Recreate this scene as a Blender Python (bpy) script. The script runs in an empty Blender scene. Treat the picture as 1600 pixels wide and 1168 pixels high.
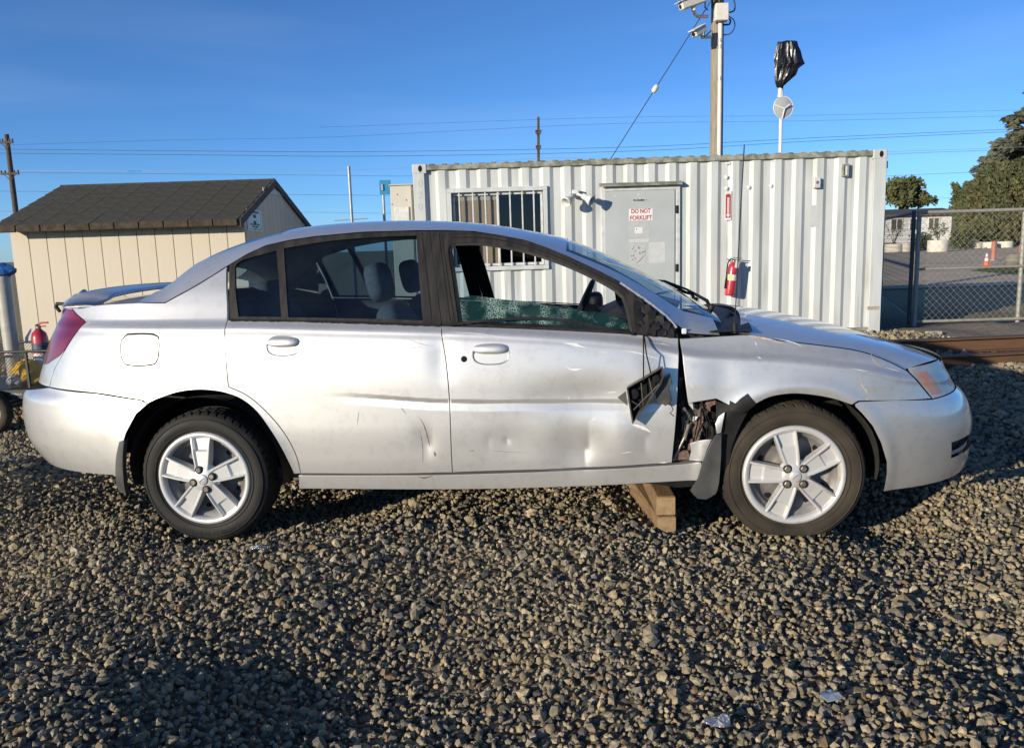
import bpy, math, random
import numpy as np
from mathutils import Vector, Matrix
from mathutils.geometry import delaunay_2d_cdt

random.seed(7); rng = np.random.default_rng(11)
scene = bpy.context.scene
COL = scene.collection
R = math.radians

# ------------------------------------------------------------------ camera
FPX, PITCH, ROLL, CAMH = 1250.0, R(9.05), R(1.75), 1.302
_F = np.array([0, math.cos(PITCH), -math.sin(PITCH)]); _R0 = np.array([1., 0, 0]); _U0 = np.cross(_R0, _F)
_R = _R0*math.cos(ROLL) - _U0*math.sin(ROLL); _U = _R0*math.sin(ROLL) + _U0*math.cos(ROLL)
CAMPOS = np.array([0, 0, CAMH])
cd = bpy.data.cameras.new('camera'); cam = bpy.data.objects.new('camera', cd); COL.objects.link(cam)
cd.sensor_fit = 'HORIZONTAL'; cd.sensor_width = 36; cd.lens = FPX/1600*36; cd.clip_start = .05; cd.clip_end = 4000
cam.matrix_world = Matrix(((_R[0], _U[0], -_F[0], 0), (_R[1], _U[1], -_F[1], 0), (_R[2], _U[2], -_F[2], CAMH), (0, 0, 0, 1)))
scene.camera = cam

# ------------------------------------------------------------------ sky, sun, exposure
SUN_EL, SUN_AZ = R(11.5), R(47.0)        # shadows run right (+X) and away (+Y)
sdir = np.array([math.sin(SUN_AZ)*math.cos(SUN_EL), math.cos(SUN_AZ)*math.cos(SUN_EL), -math.sin(SUN_EL)])
world = bpy.data.worlds.new('World'); scene.world = world; world.use_nodes = True
wn = world.node_tree.nodes; wl = world.node_tree.links; wn.clear()
sky = wn.new('ShaderNodeTexSky'); sky.sky_type = 'NISHITA'; sky.sun_disc = False
sky.sun_elevation = SUN_EL; sky.sun_rotation = math.atan2(-sdir[0], -sdir[1])
sky.altitude = 50; sky.air_density = .66; sky.dust_density = .12; sky.ozone_density = 5.6
geo = wn.new('ShaderNodeTexCoord')
mp = wn.new('ShaderNodeMapping'); mp.inputs['Rotation'].default_value = (0, R(-17), R(8)); mp.inputs['Scale'].default_value = (1.1, 2.2, 9)
cn = wn.new('ShaderNodeTexNoise'); cn.inputs['Scale'].default_value = 1.7; cn.inputs['Detail'].default_value = 5; cn.inputs['Roughness'].default_value = .5
cr = wn.new('ShaderNodeValToRGB'); cr.color_ramp.elements[0].position = .45; cr.color_ramp.elements[1].position = .95
cr.color_ramp.elements[1].color = (.05, .05, .05, 1)
mx = wn.new('ShaderNodeMix'); mx.data_type = 'RGBA'; mx.inputs[7].default_value = (9, 9.6, 10.5, 1)
bg = wn.new('ShaderNodeBackground'); bg.inputs['Strength'].default_value = .15
wo = wn.new('ShaderNodeOutputWorld')
wl.new(geo.outputs['Generated'], mp.inputs['Vector']); wl.new(mp.outputs[0], cn.inputs['Vector']); wl.new(cn.outputs[0], cr.inputs[0])
wl.new(sky.outputs[0], mx.inputs[6]); wl.new(cr.outputs[0], mx.inputs[0]); wl.new(mx.outputs[2], bg.inputs[0]); wl.new(bg.outputs[0], wo.inputs[0])
sl = bpy.data.lights.new('sun', 'SUN'); sl.energy = 5.0; sl.angle = R(.53); sl.color = (1, .89, .72)
so = bpy.data.objects.new('sun', sl); COL.objects.link(so)
so.rotation_euler = Vector(sdir).to_track_quat('-Z', 'Y').to_euler(); so.location = (-8, -8, 6)
scene.view_settings.view_transform = 'Standard'; scene.view_settings.look = 'None'
scene.view_settings.exposure = 0.20; scene.view_settings.gamma = 1.0; scene.view_settings.use_curve_mapping = False
scene.render.resolution_x = 1024; scene.render.resolution_y = 747
scene.render.engine = 'CYCLES'; scene.cycles.max_bounces = 8; scene.cycles.diffuse_bounces = 2; scene.cycles.transparent_max_bounces = 16

# ------------------------------------------------------------------ placing by the calibrated camera
def ray(px, py):
    d = _F + _R*(px-800)/FPX + _U*(584-py)/FPX
    return d
def at(px, py, Y):
    d = ray(px, py); return Vector(CAMPOS + d*(Y/d[1]))
def gnd(px, py, z=0.0):
    d = ray(px, py); return Vector(CAMPOS + d*((z-CAMH)/d[2]))
def project(P):
    P = np.asarray(P); d = P - CAMPOS; z = d@_F
    return np.stack([800+FPX*(d@_R)/z, 584-FPX*(d@_U)/z], -1)

# ------------------------------------------------------------------ object helpers
def setp(o, label=None, cat=None, group=None, kind=None):
    if label: o['label'] = label
    if cat: o['category'] = cat
    if group: o['group'] = group
    if kind: o['kind'] = kind
    return o
def empty(name, loc, rz=0, label=None, cat=None, group=None):
    o = bpy.data.objects.new(name, None); COL.objects.link(o); o.location = loc; o.rotation_euler = (0, 0, rz); o.empty_display_size = .1
    return setp(o, label, cat, group)
def mesh_obj(name, verts, faces, m, parent=None, smooth=False, normals=None):
    me = bpy.data.meshes.new(name); me.from_pydata([tuple(v) for v in verts], [], faces); me.materials.append(m)
    if smooth: me.polygons.foreach_set('use_smooth', [True]*len(me.polygons))
    me.update()
    if normals is not None: me.normals_split_custom_set_from_vertices([tuple(n) for n in normals])
    o = bpy.data.objects.new(name, me); COL.objects.link(o)
    if parent is not None: o.parent = parent
    return o
def link_copy(o, parent=None):
    c = o.copy(); COL.objects.link(c); c.parent = parent
    for ch in list(o.children): link_copy(ch, c)
    return c

class MB:
    """collects shapes and links them as ONE mesh object"""
    def __init__(s): s.v = []; s.f = []; s.sm = []
    def add(s, verts, faces, smooth=False, M=None):
        b = len(s.v)
        s.v += [tuple(M@Vector(p)) if M is not None else tuple(p) for p in verts]
        s.f += [tuple(i+b for i in f) for f in faces]; s.sm += [smooth]*len(faces); return s
    def box(s, c, d, M=None, bev=0.0, rz=0.0):
        x, y, z = d[0]/2, d[1]/2, d[2]/2; cz, sz = math.cos(rz), math.sin(rz)
        def T(p): return (c[0]+p[0]*cz-p[1]*sz, c[1]+p[0]*sz+p[1]*cz, c[2]+p[2])
        if bev <= 0:
            v = [T((a*x, b*y, e*z)) for e in (-1, 1) for b in (-1, 1) for a in (-1, 1)]
            f = [(0, 2, 3, 1), (4, 5, 7, 6), (0, 1, 5, 4), (2, 6, 7, 3), (0, 4, 6, 2), (1, 3, 7, 5)]
            return s.add(v, f, False, M)
        k = min(bev, x*.9, y*.9, z*.9); v = []; idx = {}
        for a in (-1, 1):
            for b in (-1, 1):
                for e in (-1, 1):
                    for ax, q in enumerate(((a*x, b*(y-k), e*(z-k)), (a*(x-k), b*y, e*(z-k)), (a*(x-k), b*(y-k), e*z))):
                        idx[(a, b, e, ax)] = len(v); v.append(T(q))
        f = []
        def quad(l):
            f.append(tuple(l))
        for a in (-1, 1):
            l = [idx[(a, -1, -1, 0)], idx[(a, 1, -1, 0)], idx[(a, 1, 1, 0)], idx[(a, -1, 1, 0)]]; quad(l if a > 0 else l[::-1])
            l = [idx[(-1, a, -1, 1)], idx[(-1, a, 1, 1)], idx[(1, a, 1, 1)], idx[(1, a, -1, 1)]]; quad(l if a > 0 else l[::-1])
            l = [idx[(-1, -1, a, 2)], idx[(1, -1, a, 2)], idx[(1, 1, a, 2)], idx[(-1, 1, a, 2)]]; quad(l if a > 0 else l[::-1])
        for a in (-1, 1):
            for b in (-1, 1):
                l = [idx[(a, b, -1, 0)], idx[(a, b, -1, 1)], idx[(a, b, 1, 1)], idx[(a, b, 1, 0)]]; quad(l if a*b > 0 else l[::-1])
                l = [idx[(a, -1, b, 0)], idx[(a, -1, b, 2)], idx[(a, 1, b, 2)], idx[(a, 1, b, 0)]]; quad(l if a*b < 0 else l[::-1])
                l = [idx[(-1, a, b, 1)], idx[(-1, a, b, 2)], idx[(1, a, b, 2)], idx[(1, a, b, 1)]]; quad(l if a*b > 0 else l[::-1])
        for a in (-1, 1):
            for b in (-1, 1):
                for e in (-1, 1):
                    l = [idx[(a, b, e, 0)], idx[(a, b, e, 1)], idx[(a, b, e, 2)]]; quad(l if a*b*e > 0 else l[::-1])
        return s.add(v, f, False, M)
    def tube(s, pts, r, n=8, caps=True, smooth=True, M=None):
        pts = [Vector(p) for p in pts]; m = len(pts); rs = r if hasattr(r, '__len__') else [r]*m
        v = []; f = []; prev = None
        for i, p in enumerate(pts):
            t = (pts[min(i+1, m-1)]-pts[max(i-1, 0)]).normalized()
            if prev is None:
                a = Vector((0, 0, 1)) if abs(t.z) < .9 else Vector((1, 0, 0)); x = t.cross(a).normalized()
            else:
                x = (prev - t*prev.dot(t)).normalized()
            prev = x; y = t.cross(x)
            for k in range(n):
                a = 2*math.pi*k/n; v.append(tuple(p+x*(rs[i]*math.cos(a))+y*(rs[i]*math.sin(a))))
        for i in range(m-1):
            for k in range(n): f.append((i*n+k, i*n+(k+1) % n, (i+1)*n+(k+1) % n, (i+1)*n+k))
        s.add(v, f, smooth, M)
        if caps:
            s.add(v[:n], [tuple(range(n))[::-1]], False, M); s.add(v[-n:], [tuple(range(n))], False, M)
        return s
    def lathe(s, prof, n=32, M=None, smooth=True, mod=None):
        """profile (r, h) about local Z"""
        v = []; f = []; m = len(prof)
        for i, (r_, h) in enumerate(prof):
            for k in range(n):
                a = 2*math.pi*k/n; rr = r_ if mod is None else mod(i, k, r_)
                v.append((rr*math.cos(a), rr*math.sin(a), h))
        for i in range(m-1):
            for k in range(n): f.append((i*n+k, i*n+(k+1) % n, (i+1)*n+(k+1) % n, (i+1)*n+k))
        return s.add(v, f, smooth, M)
    def prism(s, poly, z0, z1, M=None):
        """polygon (x, y) extruded along local Z"""
        n = len(poly); v = [(p[0], p[1], z0) for p in poly]+[(p[0], p[1], z1) for p in poly]
        a = sum(poly[i][0]*poly[(i+1) % n][1]-poly[(i+1) % n][0]*poly[i][1] for i in range(n))
        o = list(range(n)) if a > 0 else list(range(n))[::-1]
        f = [tuple(o[::-1]), tuple(i+n for i in o)]+[(o[i], o[(i+1) % n], o[(i+1) % n]+n, o[i]+n) for i in range(n)]
        return s.add(v, f, False, M)
    def build(s, name, m, parent=None):
        me = bpy.data.meshes.new(name); me.from_pydata(s.v, [], s.f); me.materials.append(m)
        me.polygons.foreach_set('use_smooth', s.sm); me.update()
        o = bpy.data.objects.new(name, me); COL.objects.link(o)
        if parent is not None: o.parent = parent
        return o
def XZ(o=(0, 0, 0)):   # maps a drawing (x, y, depth) to world x, -depth, y : a face seen from -Y
    return Matrix.Translation(Vector(o)) @ Matrix(((1, 0, 0, 0), (0, 0, -1, 0), (0, 1, 0, 0), (0, 0, 0, 1)))
def text_obj(name, body, size, m, parent, M, align='CENTER', ext=.0008, sx=1.0, bold=0.0):
    cu = bpy.data.curves.new(name, 'FONT'); cu.body = body; cu.size = size; cu.align_x = align; cu.align_y = 'CENTER'; cu.extrude = ext
    cu.offset = bold; cu.space_line = .95
    t = bpy.data.objects.new(name, cu); COL.objects.link(t)
    bpy.context.view_layer.update()
    me = bpy.data.meshes.new_from_object(t.evaluated_get(bpy.context.evaluated_depsgraph_get()))
    bpy.data.objects.remove(t); bpy.data.curves.remove(cu)
    me.materials.clear(); me.materials.append(m); me.transform(Matrix.Diagonal((sx, 1, 1, 1)))
    o = bpy.data.objects.new(name, me); COL.objects.link(o)
    if parent is not None: o.parent = parent
    o.matrix_local = M
    return o

# ------------------------------------------------------------------ materials
MATS = {}
def mat(name, col, rough=.6, metal=0.0, col2=None, nscale=8.0, npos=(.35, .65), bump=None, coat=0.0, spec=.5, ndetail=6.0, stretch=(1, 1, 1), rough2=None, trans=0.0, extra=None):
    """procedural Principled: two colours mixed by noise, optional bump=(scale, strength, distance)"""
    m = bpy.data.materials.new(name); m.use_nodes = True; nt = m.node_tree; n = nt.nodes; l = nt.links
    b = n['Principled BSDF']; b.inputs['Roughness'].default_value = rough; b.inputs['Metallic'].default_value = metal
    b.inputs['Base Color'].default_value = (*col, 1); b.inputs['Specular IOR Level'].default_value = spec
    if coat: b.inputs['Coat Weight'].default_value = coat; b.inputs['Coat Roughness'].default_value = .04
    if trans: b.inputs['Transmission Weight'].default_value = trans
    tc = n.new('ShaderNodeTexCoord'); mp = n.new('ShaderNodeMapping'); mp.inputs['Scale'].default_value = stretch
    l.new(tc.outputs['Object'], mp.inputs['Vector'])
    if col2 is not None:
        t = n.new('ShaderNodeTexNoise'); t.inputs['Scale'].default_value = nscale; t.inputs['Detail'].default_value = ndetail
        l.new(mp.outputs[0], t.inputs['Vector'])
        r = n.new('ShaderNodeMapRange'); r.inputs[1].default_value = npos[0]; r.inputs[2].default_value = npos[1]; l.new(t.outputs[0], r.inputs[0])
        x = n.new('ShaderNodeMix'); x.data_type = 'RGBA'; x.inputs[6].default_value = (*col, 1); x.inputs[7].default_value = (*col2, 1)
        l.new(r.outputs[0], x.inputs[0]); l.new(x.outputs[2], b.inputs['Base Color'])
        if rough2 is not None:
            rr = n.new('ShaderNodeMapRange'); rr.inputs[3].default_value = rough; rr.inputs[4].default_value = rough2
            l.new(r.outputs[0], rr.inputs[0]); l.new(rr.outputs[0], b.inputs['Roughness'])
    if bump is not None:
        t2 = n.new('ShaderNodeTexNoise'); t2.inputs['Scale'].default_value = bump[0]; t2.inputs['Detail'].default_value = 4
        l.new(mp.outputs[0], t2.inputs['Vector'])
        bp = n.new('ShaderNodeBump'); bp.inputs['Strength'].default_value = bump[1]; bp.inputs['Distance'].default_value = bump[2] if len(bump) > 2 else .01
        l.new(t2.outputs[0], bp.inputs['Height']); l.new(bp.outputs[0], b.inputs['Normal'])
    if extra: extra(nt, b, mp)
    MATS[name] = m; return m
def glass(name, tint, refl=1.0, rough=.01, haze=0.0, hcol=(.5, .5, .5)):
    """pane: tinted see-through mixed with a mirror by Fresnel, and a film of dust"""
    m = bpy.data.materials.new(name); m.use_nodes = True; nt = m.node_tree; n = nt.nodes; l = nt.links; n.clear()
    o = n.new('ShaderNodeOutputMaterial'); t = n.new('ShaderNodeBsdfTransparent'); t.inputs[0].default_value = (*tint, 1)
    g = n.new('ShaderNodeBsdfGlossy'); g.inputs['Roughness'].default_value = rough; g.inputs[0].default_value = (refl, refl, refl, 1)
    f = n.new('ShaderNodeFresnel'); f.inputs[0].default_value = 1.5; x = n.new('ShaderNodeMixShader')
    gm_ = n.new('ShaderNodeNewGeometry'); iv = n.new('ShaderNodeMath'); iv.operation = 'SUBTRACT'; iv.inputs[0].default_value = 1; l.new(gm_.outputs['Backfacing'], iv.inputs[1])
    mu = n.new('ShaderNodeMath'); mu.operation = 'MULTIPLY'; l.new(f.outputs[0], mu.inputs[0]); l.new(iv.outputs[0], mu.inputs[1])
    l.new(mu.outputs[0], x.inputs[0]); l.new(t.outputs[0], x.inputs[1]); l.new(g.outputs[0], x.inputs[2])
    if haze > 0:
        d = n.new('ShaderNodeBsdfDiffuse'); d.inputs[0].default_value = (*hcol, 1); y = n.new('ShaderNodeMixShader')
        tc = n.new('ShaderNodeTexCoord'); no = n.new('ShaderNodeTexNoise'); no.inputs['Scale'].default_value = 5; no.inputs['Detail'].default_value = 8
        l.new(tc.outputs['Object'], no.inputs['Vector']); mr = n.new('ShaderNodeMapRange'); mr.inputs[1].default_value = .3; mr.inputs[2].default_value = .75; mr.inputs[4].default_value = haze*2
        l.new(no.outputs[0], mr.inputs[0]); l.new(mr.outputs[0], y.inputs[0]); l.new(x.outputs[0], y.inputs[1]); l.new(d.outputs[0], y.inputs[2]); l.new(y.outputs[0], o.inputs[0])
    else: l.new(x.outputs[0], o.inputs[0])
    MATS[name] = m; return m

def _dust(nt, b, mp):
    n, l = nt.nodes, nt.links; src = b.inputs['Base Color'].links[0].from_socket
    t = n.new('ShaderNodeTexNoise'); t.inputs['Scale'].default_value = 17; t.inputs['Detail'].default_value = 9; t.inputs['Roughness'].default_value = .72; l.new(mp.outputs[0], t.inputs['Vector'])
    r = n.new('ShaderNodeMapRange'); r.inputs[1].default_value = .50; r.inputs[2].default_value = .78; r.inputs[4].default_value = .42; l.new(t.outputs[0], r.inputs[0])
    x = n.new('ShaderNodeMix'); x.data_type = 'RGBA'; x.inputs[7].default_value = (.40, .37, .32, 1); l.new(r.outputs[0], x.inputs[0]); l.new(src, x.inputs[6]); l.new(x.outputs[2], b.inputs['Base Color'])
M_paint = mat('silver_paint', (.71, .70, .665), .42, .66, col2=(.66, .65, .62), nscale=2.2, coat=.9, rough2=.47, extra=_dust)
M_cup = mat('handle_recess', (.24, .24, .24), .35, .5, col2=(.18, .18, .18), nscale=20)
M_mirror = mat('grey_mirror_plastic', (.075, .070, .062), .55, 0, col2=(.035, .033, .030), nscale=25)
M_paint_dull = mat('silver_plastic_trim', (.52, .52, .52), .45, .45, col2=(.44, .43, .41), nscale=6)
M_black = mat('black_trim', (.009, .009, .009), .55, 0, col2=(.022, .020, .018), nscale=9, bump=(220, .15, .001), spec=.3)
M_trim = mat('weathered_black_vinyl', (.015, .0135, .012), .5, 0, col2=(.033, .029, .025), nscale=5, stretch=(6, 1, 1), rough2=.62, spec=.35)
M_dark = mat('dark_underbody', (.012, .012, .012), .85, 0, col2=(.03, .026, .022), nscale=12)
M_rubber = mat('tyre_rubber', (.012, .012, .012), .6, 0, col2=(.028, .026, .022), nscale=7, rough2=.8, spec=.3, bump=(160, .2, .001))
M_rubber_d = mat('dusty_tyre_rubber', (.020, .018, .015), .75, 0, col2=(.066, .053, .038), spec=.2, nscale=5, rough2=.9, bump=(160, .2, .001), npos=(.3, .7))
M_cover = mat('silver_wheel_cover', (.64, .64, .62), .36, .40, col2=(.50, .48, .45), nscale=6, coat=.2, npos=(.5, .85))
M_cover_d = mat('dusty_wheel_cover', (.60, .59, .56), .38, .36, col2=(.38, .29, .20), nscale=9, coat=.1, npos=(.55, .85))
M_steel = mat('grey_steel_wheel', (.20, .20, .20), .5, .2, col2=(.11, .09, .075), nscale=9)
M_chrome = mat('worn_chrome', (.36, .33, .29), .45, .6, col2=(.18, .15, .12), nscale=30)
M_hole = mat('open_hole', (.004, .004, .004), .95)
M_glass_tint = glass('tinted_window_glass', (.38, .49, .56), .9, haze=.012, hcol=(.3, .36, .42))
M_glass_clear = glass('clear_window_glass', (.70, .76, .76), 1, haze=.015)
M_glass_wind = glass('windshield_glass', (.50, .58, .58), 1, haze=.012, hcol=(.5, .55, .6))
M_lamp_red = mat('red_tail_lens', (.24, .005, .014), .2, 0, col2=(.12, .003, .010), nscale=7, coat=.5)
M_lamp_clear = mat('hazed_headlight_lens', (.50, .48, .43), .32, .0, col2=(.34, .34, .31), nscale=9, coat=.25, npos=(.4, .7))
M_lamp_amber = mat('amber_reflector', (.66, .22, .09), .4, 0, col2=(.56, .38, .26), nscale=22, coat=.2, npos=(.35, .7))
M_seat = mat('grey_seat_cloth', (.20, .21, .22), .9, 0, col2=(.15, .155, .165), nscale=60)
M_liner = mat('beige_headliner', (.36, .35, .32), .95, 0, col2=(.30, .29, .27), nscale=30)
M_scr_white = mat('scraped_primer', (.70, .70, .69), .6, 0, col2=(.6, .6, .6), nscale=60)
M_scr_tan = mat('tan_scrape', (.40, .29, .17), .7, 0, col2=(.55, .47, .34), nscale=50)
M_scr_brown = mat('rust_scratch', (.11, .07, .04), .8, 0, col2=(.22, .16, .1), nscale=70)
M_rust_strip = mat('rusty_reinforcement', (.10, .058, .040), .85, 0, col2=(.17, .11, .08), nscale=60, bump=(90, .6, .004))
M_flap = mat('grey_mud_flap', (.05, .053, .056), .55, 0, col2=(.10, .098, .09), nscale=8, bump=(80, .2, .002))
# ================================================================== THE CAR : shape functions
CARX, CARY, PSI = -.041, 4.219, .0881
_cp, _sp = math.cos(PSI), math.sin(PSI)
def to_local(P):          # world -> car (u forward, y away from camera, v up)
    P = np.asarray(P, float); x = P[..., 0]-CARX; y = P[..., 1]-CARY
    return np.stack([x*_cp - y*_sp, x*_sp + y*_cp, P[..., 2]], -1)
def to_world(L):
    L = np.asarray(L, float); x, y = L[..., 0], L[..., 1]
    return np.stack([x*_cp + y*_sp + CARX, -x*_sp + y*_cp + CARY, L[..., 2]], -1)
_o = to_local(CAMPOS)
def ray_local(px, py):
    d = ray(px, py); return np.array([d[0]*_cp - d[1]*_sp, d[0]*_sp + d[1]*_cp, d[2]])

def pchip(xs, ys, n=400):
    xs = np.array(xs, float); ys = np.array(ys, float); h = np.diff(xs); dl = np.diff(ys)/h; m = np.zeros(len(xs))
    for i in range(1, len(xs)-1):
        if dl[i-1]*dl[i] > 0: m[i] = 2*dl[i-1]*dl[i]/(dl[i-1]+dl[i])
    m[0] = dl[0]; m[-1] = dl[-1]
    X = np.linspace(xs[0], xs[-1], n); k = np.clip(np.searchsorted(xs, X)-1, 0, len(h)-1); t = (X-xs[k])/h[k]
    Y = ys[k]*(2*t**3-3*t**2+1)+m[k]*h[k]*(t**3-2*t**2+t)+ys[k+1]*(3*t**2-2*t**3)+m[k+1]*h[k]*(t**3-t**2)
    return lambda q: np.interp(q, X, Y)
def sstep(a, b, x): t = np.clip((x-a)/(b-a), 0, 1); return t*t*(3-2*t)

W_side = pchip([.08, .20, .28, .40, .55, .70, .82, .90, .93, .97, 1.05, 1.15, 1.25, 1.35, 1.40, 1.47],
               [.74, .79, .815, .838, .850, .848, .838, .824, .810, .786, .745, .69, .632, .565, .52, .42])
U_NOSE = pchip([.08, .18, .26, .34, .42, .50, .56, .60, .64, .68, .72, .80, .90, 1.0], [2.18, 2.277, 2.309, 2.313, 2.312, 2.292, 2.259, 2.22, 2.196, 2.178, 2.162, 2.12, 2.04, 1.94])
U_TAIL = pchip([.10, .20, .28, .36, .44, .52, .58, .62, .64, .66, .70, .76, .84, .92, .98, 1.04, 1.12], [-2.30, -2.37, -2.44, -2.51, -2.551, -2.558, -2.554, -2.546, -2.54, -2.517, -2.446, -2.418, -2.379, -2.342, -2.309, -2.294, -2.28])
U0F, U0R, PF, PR = 1.10, -1.15, 3.1, 3.0
HUB = .30
SHOULDER = None
SH0 = pchip([-2.6, -2.0, -1.15, -.67, -.19, .28, .66, .92, 1.26, 1.61, 1.8, 2.6], [1.005, 1.004, 1.002, .984, .964, .934, .895, .842, .812, .759, .713, .62])
CREASES = []          # sharp near-vertical folds
DENTS = []            # (u, v, su, sv, depth) on the camera side only
def g_plan(u, v):
    t = np.clip((u-U0F)/(U_NOSE(v)-U0F), 0, .99995); r = np.clip((U0R-u)/(U0R-U_TAIL(v)), 0, .99995)
    return np.sqrt(1-t**PF)*np.sqrt(1-r**PR)
def W(u, v, near=True):
    u = np.asarray(u, float); v = np.asarray(v, float)
    ve = v - (SH0(u)-.955)*sstep(.62, .92, v)*(1-sstep(1.12, 1.36, v))      # the shoulder climbs towards the tail
    w = W_side(ve)*g_plan(u, v)
    for ua in (-1.31, 1.31):        # rolled lips round the wheel openings
        r = np.hypot(u-ua, v-HUB); w = w + .011*np.exp(-((r-.395)/.035)**2)*(v > .12)
    if SHOULDER is not None:
        vs = SHOULDER(u); w = w - .016*sstep(vs-.016, vs+.014, v) + .003*np.exp(-((v-vs+.022)/.010)**2)
        vr = RUB(u); k = sstep(RUB_U0, RUB_U0+.45, u)*(1-sstep(.62, .80, u)); d = v-vr
        w = w - .0072*k*np.where(d > 0, np.clip(1-d/.018, 0, 1), np.clip(1+d/.032, 0, 1))
    if near:
        for (du, dv, su, sv, dp) in CREASES: w = w - dp*np.exp(-np.abs(u-du-(v-dv)*.12)/su-((v-dv)/sv)**2)
        for (du, dv, su, sv, dp) in DENTS: w = w - dp*np.exp(-((u-du)/su)**2-((v-dv)/sv)**2)
    return w
def W_normals(u, v, near=True):
    e = .0015
    du = (W(u+e, v, near)-W(u-e, v, near))/(2*e); dv = (W(u, v+e, near)-W(u, v-e, near))/(2*e)
    n = np.stack([-du, -np.ones_like(du), -dv], -1)      # y = -w points at the camera
    return n/np.linalg.norm(n, axis=-1, keepdims=True)
def side(px, py):
    """pixel -> (u, v) on the camera-side body surface"""
    d = ray_local(px, py); w = .80
    for _ in range(60):
        t = (-w-_o[1])/d[1]; u = _o[0]+t*d[0]; v = _o[2]+t*d[2]
        w = .6*w+.4*float(W(u, v))
    return u, v
def sides(pts): return [side(*p) for p in pts]
_s = sides([(120, 504), (356, 505), (520, 508), (690, 512), (860, 520), (1000, 532), (1062, 546), (1100, 552), (1230, 559), (1360, 574), (1420, 586)])
_sh = pchip([-2.6]+[p[0] for p in _s]+[2.6], [_s[0][1]]+[p[1] for p in _s]+[_s[-1][1]-.1])
_r = sides([(497, 619), (703, 630), (860, 631), (1000, 631)])
RUB_U0 = _r[0][0]; RUB = pchip([-2.6]+[p[0] for p in _r]+[2.6], [_r[0][1]]+[p[1] for p in _r]+[_r[-1][1]])
SHOULDER = _sh
for (px, py, su, sv, dp) in ((915, 622, .23, .085, .019), (895, 700, .085, .11, .012), (975, 690, .07, .11, -.008), (800, 690, .12, .09, .007),
                             (690, 560, .05, .10, .005), (665, 690, .05, .07, .005), (1040, 575, .08, .10, .010), (1130, 590, .06, .10, .006)):
    _u, _v = side(px, py); DENTS.append((_u, _v, su, sv, dp))

for (px, py, su, sv, dp) in ((917, 700, .045, .085, .012), (1010, 690, .03, .05, .004), (765, 690, .02, .04, .002), (792, 688, .012, .02, .004), (671, 690, .02, .06, .003)):
    _u, _v = side(px, py); CREASES.append((_u, _v, su, sv, dp))
# greenhouse: lower edge of the painted roof band, and centre line of the roof shell
BAND_PX = [(216, 471), (236, 472), (258, 472), (300, 449), (330, 431), (355, 415), (385, 397), (415, 383), (450, 375), (490, 369), (565, 362), (652, 359.5), (700, 359.5), (741, 361), (780, 367),
           (822, 375), (855, 387), (887, 400), (936, 423), (969, 440), (1000, 461), (1030, 483), (1052, 502), (1075, 520), (1100, 522), (1140, 524)]
_b = sides(BAND_PX)
BU = np.array([p[0] for p in _b]); BV = np.array([p[1] for p in _b])
VB = lambda u: np.interp(u, BU, BV)
SIL_PX = [(218, 470), (245, 449), (300, 414), (350, 389), (400, 371), (450, 359), (500, 351.5), (560, 346.5), (620, 344.5), (680, 344.5), (740, 347.5), (800, 355), (850, 364.5),
          (884, 372), (920, 384), (985, 413), (1050, 447), (1110, 481), (1140, 500)]
_vk = [(-1.78, 1.112), (-1.594, 1.177), (-1.455, 1.309), (-1.316, 1.364), (-1.178, 1.402), (-1.039, 1.426), (-.9, 1.441), (-.762, 1.448), (-.623, 1.451), (-.484, 1.45), (-.346, 1.445), (-.207, 1.435),
       (-.068, 1.42), (.07, 1.398), (.209, 1.368), (.348, 1.333), (.486, 1.28), (.625, 1.214), (.764, 1.14), (.902, 1.062), (1.041, .979)]
VC = pchip([p[0] for p in _vk], [p[1] for p in _vk])
def roof_pt(u, s, off=0.0, k=2.6):
    vb = VB(u); wb = W(u, vb, False); return np.stack([u+0*s, -s*wb*(1-off*.6), vb+(VC(u)-vb)*(1-np.abs(s)**k)-off], -1)
# ------------------------------------------------------------------ the car : panel builders
car = empty('silver_sedan', (CARX, CARY, 0), -PSI, 'silver four-door sedan with a smashed front door, standing on the gravel', 'car')

def catmull(pts, step=.018):
    pts = [np.array(p, float) for p in pts]
    if len(pts) < 3:
        n = max(1, int(np.linalg.norm(pts[1]-pts[0])/step)); return [pts[0]+(pts[1]-pts[0])*i/n for i in range(n+1)]
    P = [2*pts[0]-pts[1]]+pts+[2*pts[-1]-pts[-2]]; out = []
    for i in range(1, len(P)-2):
        n = max(1, int(np.linalg.norm(P[i+1]-P[i])/step))
        for k in range(n):
            t = k/n
            out.append(.5*((2*P[i])+(-P[i-1]+P[i+1])*t+(2*P[i-1]-5*P[i]+4*P[i+1]-P[i+2])*t*t+(-P[i-1]+3*P[i]-3*P[i+1]+P[i+2])*t**3))
    out.append(pts[-1]); return out
def outline(segs, step=.018, uv=False):
    """list of smooth pixel runs, corners where runs meet -> closed (u, v) loop"""
    L = []
    for s in segs:
        q = catmull(s if uv else sides(s), step)
        if L and np.linalg.norm(L[-1]-q[0]) < 2e-3: q = q[1:]
        L += q
    if np.linalg.norm(L[0]-L[-1]) < 2e-3: L.pop()
    L = np.array(L); x, y = L[:, 0], L[:, 1]
    if np.sum(x*np.roll(y, -1)-np.roll(x, -1)*y) < 0: L = L[::-1]
    return L
def inset(L, d):
    a = L-np.roll(L, 1, 0); b = np.roll(L, -1, 0)-L
    na = np.stack([-a[:, 1], a[:, 0]], -1)/np.maximum(np.linalg.norm(a, axis=1)[:, None], 1e-9)
    nb = np.stack([-b[:, 1], b[:, 0]], -1)/np.maximum(np.linalg.norm(b, axis=1)[:, None], 1e-9)
    n = na+nb; n /= np.maximum(np.linalg.norm(n, axis=1)[:, None], .4); return L+n*d
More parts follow.
